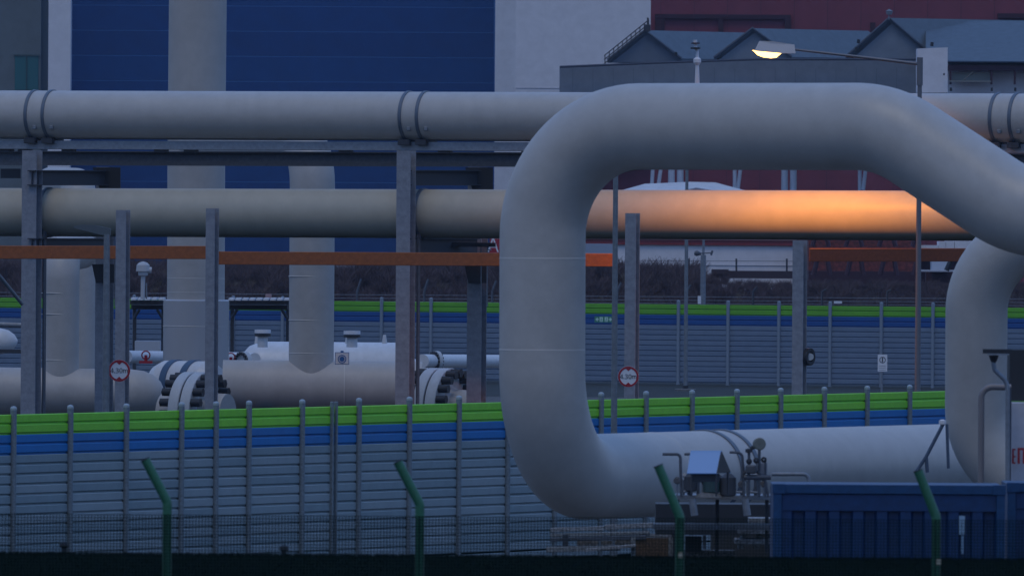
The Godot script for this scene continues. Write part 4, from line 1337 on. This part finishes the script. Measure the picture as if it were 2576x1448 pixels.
	obj("pedestal", slab(1790, 1960, 1275, 1440, 146.5, 1.2), mk(0.05, 0.055, 0.06, 0.9), su2)

# ------------------------------------------------------------------ right corner: containers, cabinet, lamp bracket
func make_container(called: String, label: String, x0: float, x1: float, y_left: float, y_right: float, s0: float, s1: float) -> void:
	var a := spot(x0, y_left, s0)
	var b := spot(x1, y_right, s1)
	var t := thing(called, Vector3(a.x, 1.6, a.z), label, "container", "blue shipping containers")
	var x := b - a
	x.y = 0
	var L := x.length()
	x = x.normalized()
	var bs := Basis(x, Vector3.UP, x.cross(Vector3.UP))
	var H := a.y - 1.6
	var o := Vector3(a.x, 1.6, a.z)
	var deep := 2.3
	var put_box := func(cx: float, cy: float, cz: float, sx: float, sy: float, sz: float) -> MB:
		return mb().box(o + bs * Vector3(cx, cy, cz), Vector3(sx, sy, sz), bs, 0.006)
	obj("top_rail", put_box.call(L * 0.5, H - 0.06, -0.05, L, 0.12, 0.10), M.container_edge, t)
	obj("bottom_rail", put_box.call(L * 0.5, 0.08, -0.05, L, 0.16, 0.10), M.container_edge, t)
	for e in [0.055, L - 0.055]:
		obj("corner_post", put_box.call(e, H * 0.5, -0.06, 0.11, H - 0.24, 0.13), M.container_edge, t)
		for yy in [H - 0.06, 0.06]:
			obj("corner_casting", put_box.call(e + (0.02 if e < 1.0 else -0.02), yy, -0.05, 0.17, 0.13, 0.14), M.container_edge, t)
	# flat band under the top rail, then the pressed side sheet: ridges and troughs
	obj("side_head", put_box.call(L * 0.5, H - 0.235, -0.055, L - 0.22, 0.22, 0.05), M.container, t)
	var n := int(round((L - 0.22) / 0.305))
	var pw := (L - 0.22) / n
	for i in n:
		var x0l := 0.11 + i * pw
		var pts := []
		for q in [[0.0, -0.045], [pw * 0.42, -0.045], [pw * 0.52, -0.115], [pw * 0.90, -0.115], [pw, -0.045], [pw, -0.13], [0.0, -0.13]]:
			pts.append(o + bs * Vector3(x0l + q[0], 0.16, q[1]))
		obj("side_panel", mb().prism(pts, Vector3(0, H - 0.505, 0)), M.container, t)
	obj("roof", put_box.call(L * 0.5, H - 0.05, -deep * 0.5 - 0.05, L - 0.02, 0.06, deep - 0.1), M.container_edge, t)
	obj("back_wall", put_box.call(L * 0.5, H * 0.5, -deep, L - 0.02, H - 0.1, 0.05), M.container, t)
	for e in [0.04, L - 0.04]:
		obj("end_wall", put_box.call(e, H * 0.5, -deep * 0.5 - 0.06, 0.05, H - 0.15, deep - 0.16), M.container, t)
	if called == "blue_container":
		# pale streak where paint has run
		var q := spot(2423, 1345, 194.5)
		obj("paint_run", mb().box(Vector3(q.x, q.y + 0.12, o.z - 0.030), Vector3(0.075, 0.24, 0.02)), mk(0.24, 0.38, 0.52), t)
		obj("paint_run", mb().box(Vector3(q.x + 0.005, q.y - 0.13, o.z - 0.030), Vector3(0.035, 0.24, 0.02)), mk(0.20, 0.33, 0.48), t)

func right_corner() -> void:
	make_container("blue_container", "blue ribbed container before the loop's lower run with a pale streak", 1946, 2530, 1217, 1211, 194.2, 194.2)
	make_container("blue_container", "blue container cut off by the right edge, beside the ribbed one", 2536, 2860, 1214, 1212, 191, 191)
	# cabinet with red lettering, standing on the plateau
	var s := 180.0
	var c := spot(2680, 1200, s)
	var t := thing("equipment_cabinet", Vector3(c.x, 1.6, c.z), "white equipment cabinet with dark red characters at the right edge", "cabinet")
	var a := spot(2546, 1012, s)
	var b := spot(2760, 1012, s)
	obj("body", mb().box(Vector3((a.x + b.x) * 0.5, (1.6 + a.y) * 0.5, a.z - 0.4), Vector3(b.x - a.x, a.y - 1.6, 0.8), Basis(), 0.01), M.cabinet, t)
	obj("hood", slab(2541, 2770, 880, 1009, s - 0.6, 0.9), mk(0.02, 0.022, 0.026), t)
	obj("corner_post", slab(2535, 2545, 975, 1330, s + 0.3, 0.12), mk(0.05, 0.06, 0.085), t)
	for q in [[2547, 2552, 1128, 1166], [2552, 2556, 1128, 1132], [2552, 2556, 1146, 1150], [2552, 2556, 1162, 1166], [2561, 2567, 1126, 1166], [2567, 2578, 1126, 1132], [2574, 2579, 1132, 1166]]:
		obj("character_stroke", slab(q[0], q[1], q[2], q[3], s + 0.15, 0.006), M.red_sign, t)
	# bracket lamp with its swan neck
	t = thing("bracket_lamp", spot(2537, 1000, s + 1), "dark flat bracket with a curved neck in front of the right pipe leg", "lamp")
	obj("arm", slab(2474, 2546, 878, 889, s + 1, 0.14), M.black, t)
	obj("arm_top", slab(2486, 2540, 889.5, 893, s + 1.2, 0.1), M.galv, t)
	obj("housing", mb().lathe(spot(2501, 912, s + 1), Vector3.UP, [Vector2(0, 0.03), Vector2(0.04, 0.05), Vector2(0.10, 0.07), Vector2(0.11, 0.01)], 14), M.black, t)
	obj("neck", mb().tube(rounded([spot(2500, 910, s + 1), spot(2503, 930, s + 1), spot(2529, 955, s + 1), spot(2536, 972, s + 1), spot(2536, 1210, s + 1)], 0.09), 0.032, 12), M.galv, t)
	# brownish guard rail
	t = thing("guard_rail", spot(2470, 1215, s), "grey brown tube rail bending over in front of the right pipe leg", "rail")
	obj("tube", mb().tube(rounded([spot(2468, 1330, s), spot(2470, 972, s), spot(2545, 974, s)], 0.16), 0.045, 14), mk(0.22, 0.20, 0.20, 0.5, 0.2), t)
	# stays at the end of the lower run
	t = thing("pipe_stay", spot(2370, 1070, 146), "slanting steel stay over the loop's lower run at right", "brace")
	var z := 150.0
	obj("bar", mb().tube([spot(2376, 1062, z), spot(2330, 1150, z), spot(2306, 1186, z)], 0.03, 8), mk(0.06, 0.09, 0.14), t)
	obj("bar", mb().tube([spot(2331, 1148, z), spot(2334, 1188, z)], 0.03, 8), mk(0.06, 0.09, 0.14), t)
	obj("bar", mb().tube([spot(2383, 1066, z), spot(2387, 1178, z)], 0.026, 8), mk(0.06, 0.09, 0.14), t)
	obj("end_fitting", mb().lathe(spot(2372, 1062, z), Vector3.UP, [Vector2(-0.05, 0.02), Vector2(-0.03, 0.06), Vector2(0.03, 0.06), Vector2(0.05, 0.02)], 12), M.white_rib, t)

# ------------------------------------------------------------------ stacked beams and crates
func debris() -> void:
	var s := 163.0
	var bar := func(x0: float, y0: float, x1: float, y1: float, h: float, ss: float) -> MB:
		var a := spot(x0, y0, ss)
		var b := spot(x1, y1, ss)
		var x := (b - a).normalized()
		return mb().box((a + b) * 0.5, Vector3(a.distance_to(b), h / ss, 0.14), Basis(x, Vector3.UP, x.cross(Vector3.UP)).orthonormalized(), 0.008)
	var rows := [
		[1384, 1333, 1520, 1328, 11, M.beam_pale, "pale beam with a bright tip, topmost at the left end of the stack"],
		[1522, 1326, 1655, 1320, 13, M.beam_pale, "pale beam touching the underside of the loop, top of the stack"],
		[1384, 1346, 1635, 1340, 9, M.timber, "grey beam second from the top of the stack"],
		[1384, 1357, 1625, 1351, 10, M.galv_dark, "dark grey beam third from the top of the stack"],
		[1374, 1382, 1560, 1378, 13, M.timber, "weathered beam lowest at the left end of the stack"],
		[1470, 1384, 1600, 1372, 8, M.beam_pale, "pale slanting plank lowest in the middle of the stack"],
		[1600, 1345, 1690, 1346, 8, M.beam_pale, "pale plank lying on top of the wooden crate"]]
	for q in rows:
		var dz: float = 0.5 * (q[1] - 1340.0) / 40.0
		tag(obj("stacked_beam", bar.call(q[0], q[1], q[2], q[3], q[4], s + dz), q[5]), q[6], "beam", "stacked beams under the loop")
	var i := 0
	for q in [[1452, 1505, 1360, 1376, "left"], [1512, 1540, 1360, 1376, "middle"], [1548, 1590, 1357, 1375, "right"]]:
		tag(obj("white_block", slab(q[0], q[1], q[2], q[3], s + 0.1, 0.3), M.beam_pale), "white block between the stacked beams, %s of three" % q[4], "block", "white blocks in the beam stack")
	tag(obj("dark_prop", slab(1415, 1430, 1344, 1378, s + 0.4, 0.12).box(spot(1425, 1376, s + 0.4), Vector3(0.3, 0.05, 0.12)), M.steel_dark), "dark prop standing between the beams at left", "prop")
	# wooden crate
	var t := thing("wooden_crate", spot(1640, 1390, s), "brown wooden crate under the loop behind the third fence post", "crate")
	obj("core", slab(1596, 1690, 1353, 1400, s - 0.2, 0.55), mk(0.09, 0.06, 0.04, 0.9), t)
	for k in 4:
		obj("plank", slab(1594, 1692, 1353 + k * 11.5, 1363.5 + k * 11.5, s + 0.25, 0.03), M.wood, t)
	for px in [1588.0, 1682.0]:
		obj("batten", slab(px, px + 11, 1350, 1400, s + 0.5, 0.03), M.timber, t)
	# pallets at the right
	t = thing("pallet_stack", spot(1900, 1390, s + 4), "pale stacked pallets left of the blue ribbed container", "pallets")
	for q in [[1885, 1950, 1304, 1315], [1858, 1950, 1329, 1342], [1850, 1950, 1356, 1368]]:
		obj("board", slab(q[0], q[1], q[2], q[3], s + 4, 1.0), M.beam_pale, t)
		for px in [q[0] + 8, q[0] + 48]:
			obj("bearer", slab(px, px + 14, q[3] + 0.5, q[3] + 12, s + 3.8, 0.9), M.timber, t)
	# dark boxes in the shade of the skid
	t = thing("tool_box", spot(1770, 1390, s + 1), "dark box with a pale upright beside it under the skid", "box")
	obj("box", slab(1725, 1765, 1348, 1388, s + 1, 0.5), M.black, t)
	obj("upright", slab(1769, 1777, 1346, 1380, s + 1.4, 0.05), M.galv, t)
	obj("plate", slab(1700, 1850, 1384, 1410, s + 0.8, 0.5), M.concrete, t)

# ------------------------------------------------------------------ security fence in front
func front_fence() -> void:
	var s := 236.0
	var t := thing("security_fence", spot(1288, 1448, s), "green mesh security fence with bent post tops across the foreground", "fence")
	var posts := [[365, 1156, 420, 1262, 423], [1001, 1162, 1056, 1268, 1055], [1657, 1172, 1711, 1300, 1706], [2311, 1184, 2356, 1300, 2364], [-270, 1150, -215, 1258, -215], [2966, 1190, 3010, 1304, 3010]]
	for q in posts:
		var kn := spot(q[2], q[3], s)
		var ft := Vector3(kn.x, 2.6, kn.z)
		var tip := spot(q[0], q[1], s)
		# welded tee: a flat facing plate with a rib behind, bent at the knee
		var m := mb()
		m.tube(rounded([ft, kn, tip], 0.12, 6), 0.05, 14)
		var po := obj("post", m, M.fence_green, t)
		obj("post_cap", mb().tube([tip, tip + (tip - kn).normalized() * 0.012], 0.053, 14), M.black, po)
		if q[0] > 1500 and q[0] < 2500:
			obj("clip", mb().box(spot(q[2] + (1 if q[0] < 2000 else 6), 1396 if q[0] < 2000 else 1413, s) + Vector3(0, 0, 0.045), Vector3(0.05, 0.06, 0.02), Basis(), 0.008), mk(0.45, 0.42, 0.32, 0.4, 0.4), po)
	# mesh panels
	var x0 := spot(-300, 1300, s).x
	var x1 := spot(2900, 1300, s).x
	# thin welded wires
	var z := spot(1288, 1300, s).z + 0.05
	var topy := spot(1288, 1300, s).y
	var low := 3.2
	var pts := [x0, spot(420, 1300, s).x, spot(1056, 1300, s).x, spot(1711, 1300, s).x, spot(2356, 1300, s).x, x1]
	for i in pts.size() - 1:
		var m := mb()
		var x: float = pts[i]
		while x < pts[i + 1]:
			m.box(Vector3(x, (low + topy) * 0.5, z), Vector3(0.0065, topy - low, 0.0065))
			x += 0.034
		var yy := topy
		while yy > low:
			m.box(Vector3((pts[i] + pts[i + 1]) * 0.5, yy, z + 0.005), Vector3(pts[i + 1] - pts[i], 0.006, 0.006))
			yy -= 0.034
		var o := obj("wire_mesh", m, M.wire_green, t)
		o.set_meta("kind", "stuff")
	# two short dark stakes on the bank
	for q in [[160, 1366, "left"], [714, 1374, "right"]]:
		var p := spot(q[0], 1398, 219)
		tag(obj("stake", mb().tube([p, spot(q[0], q[1] + 8, 219)], 0.03, 8).lathe(spot(q[0], q[1] + 8, 219), Vector3.UP, [Vector2(-0.02, 0.03), Vector2(0, 0.055), Vector2(0.04, 0.05), Vector2(0.06, 0.01)], 10), M.black), "short dark stake on the grass bank, the %s of two" % q[2], "stake", "stakes on the bank")
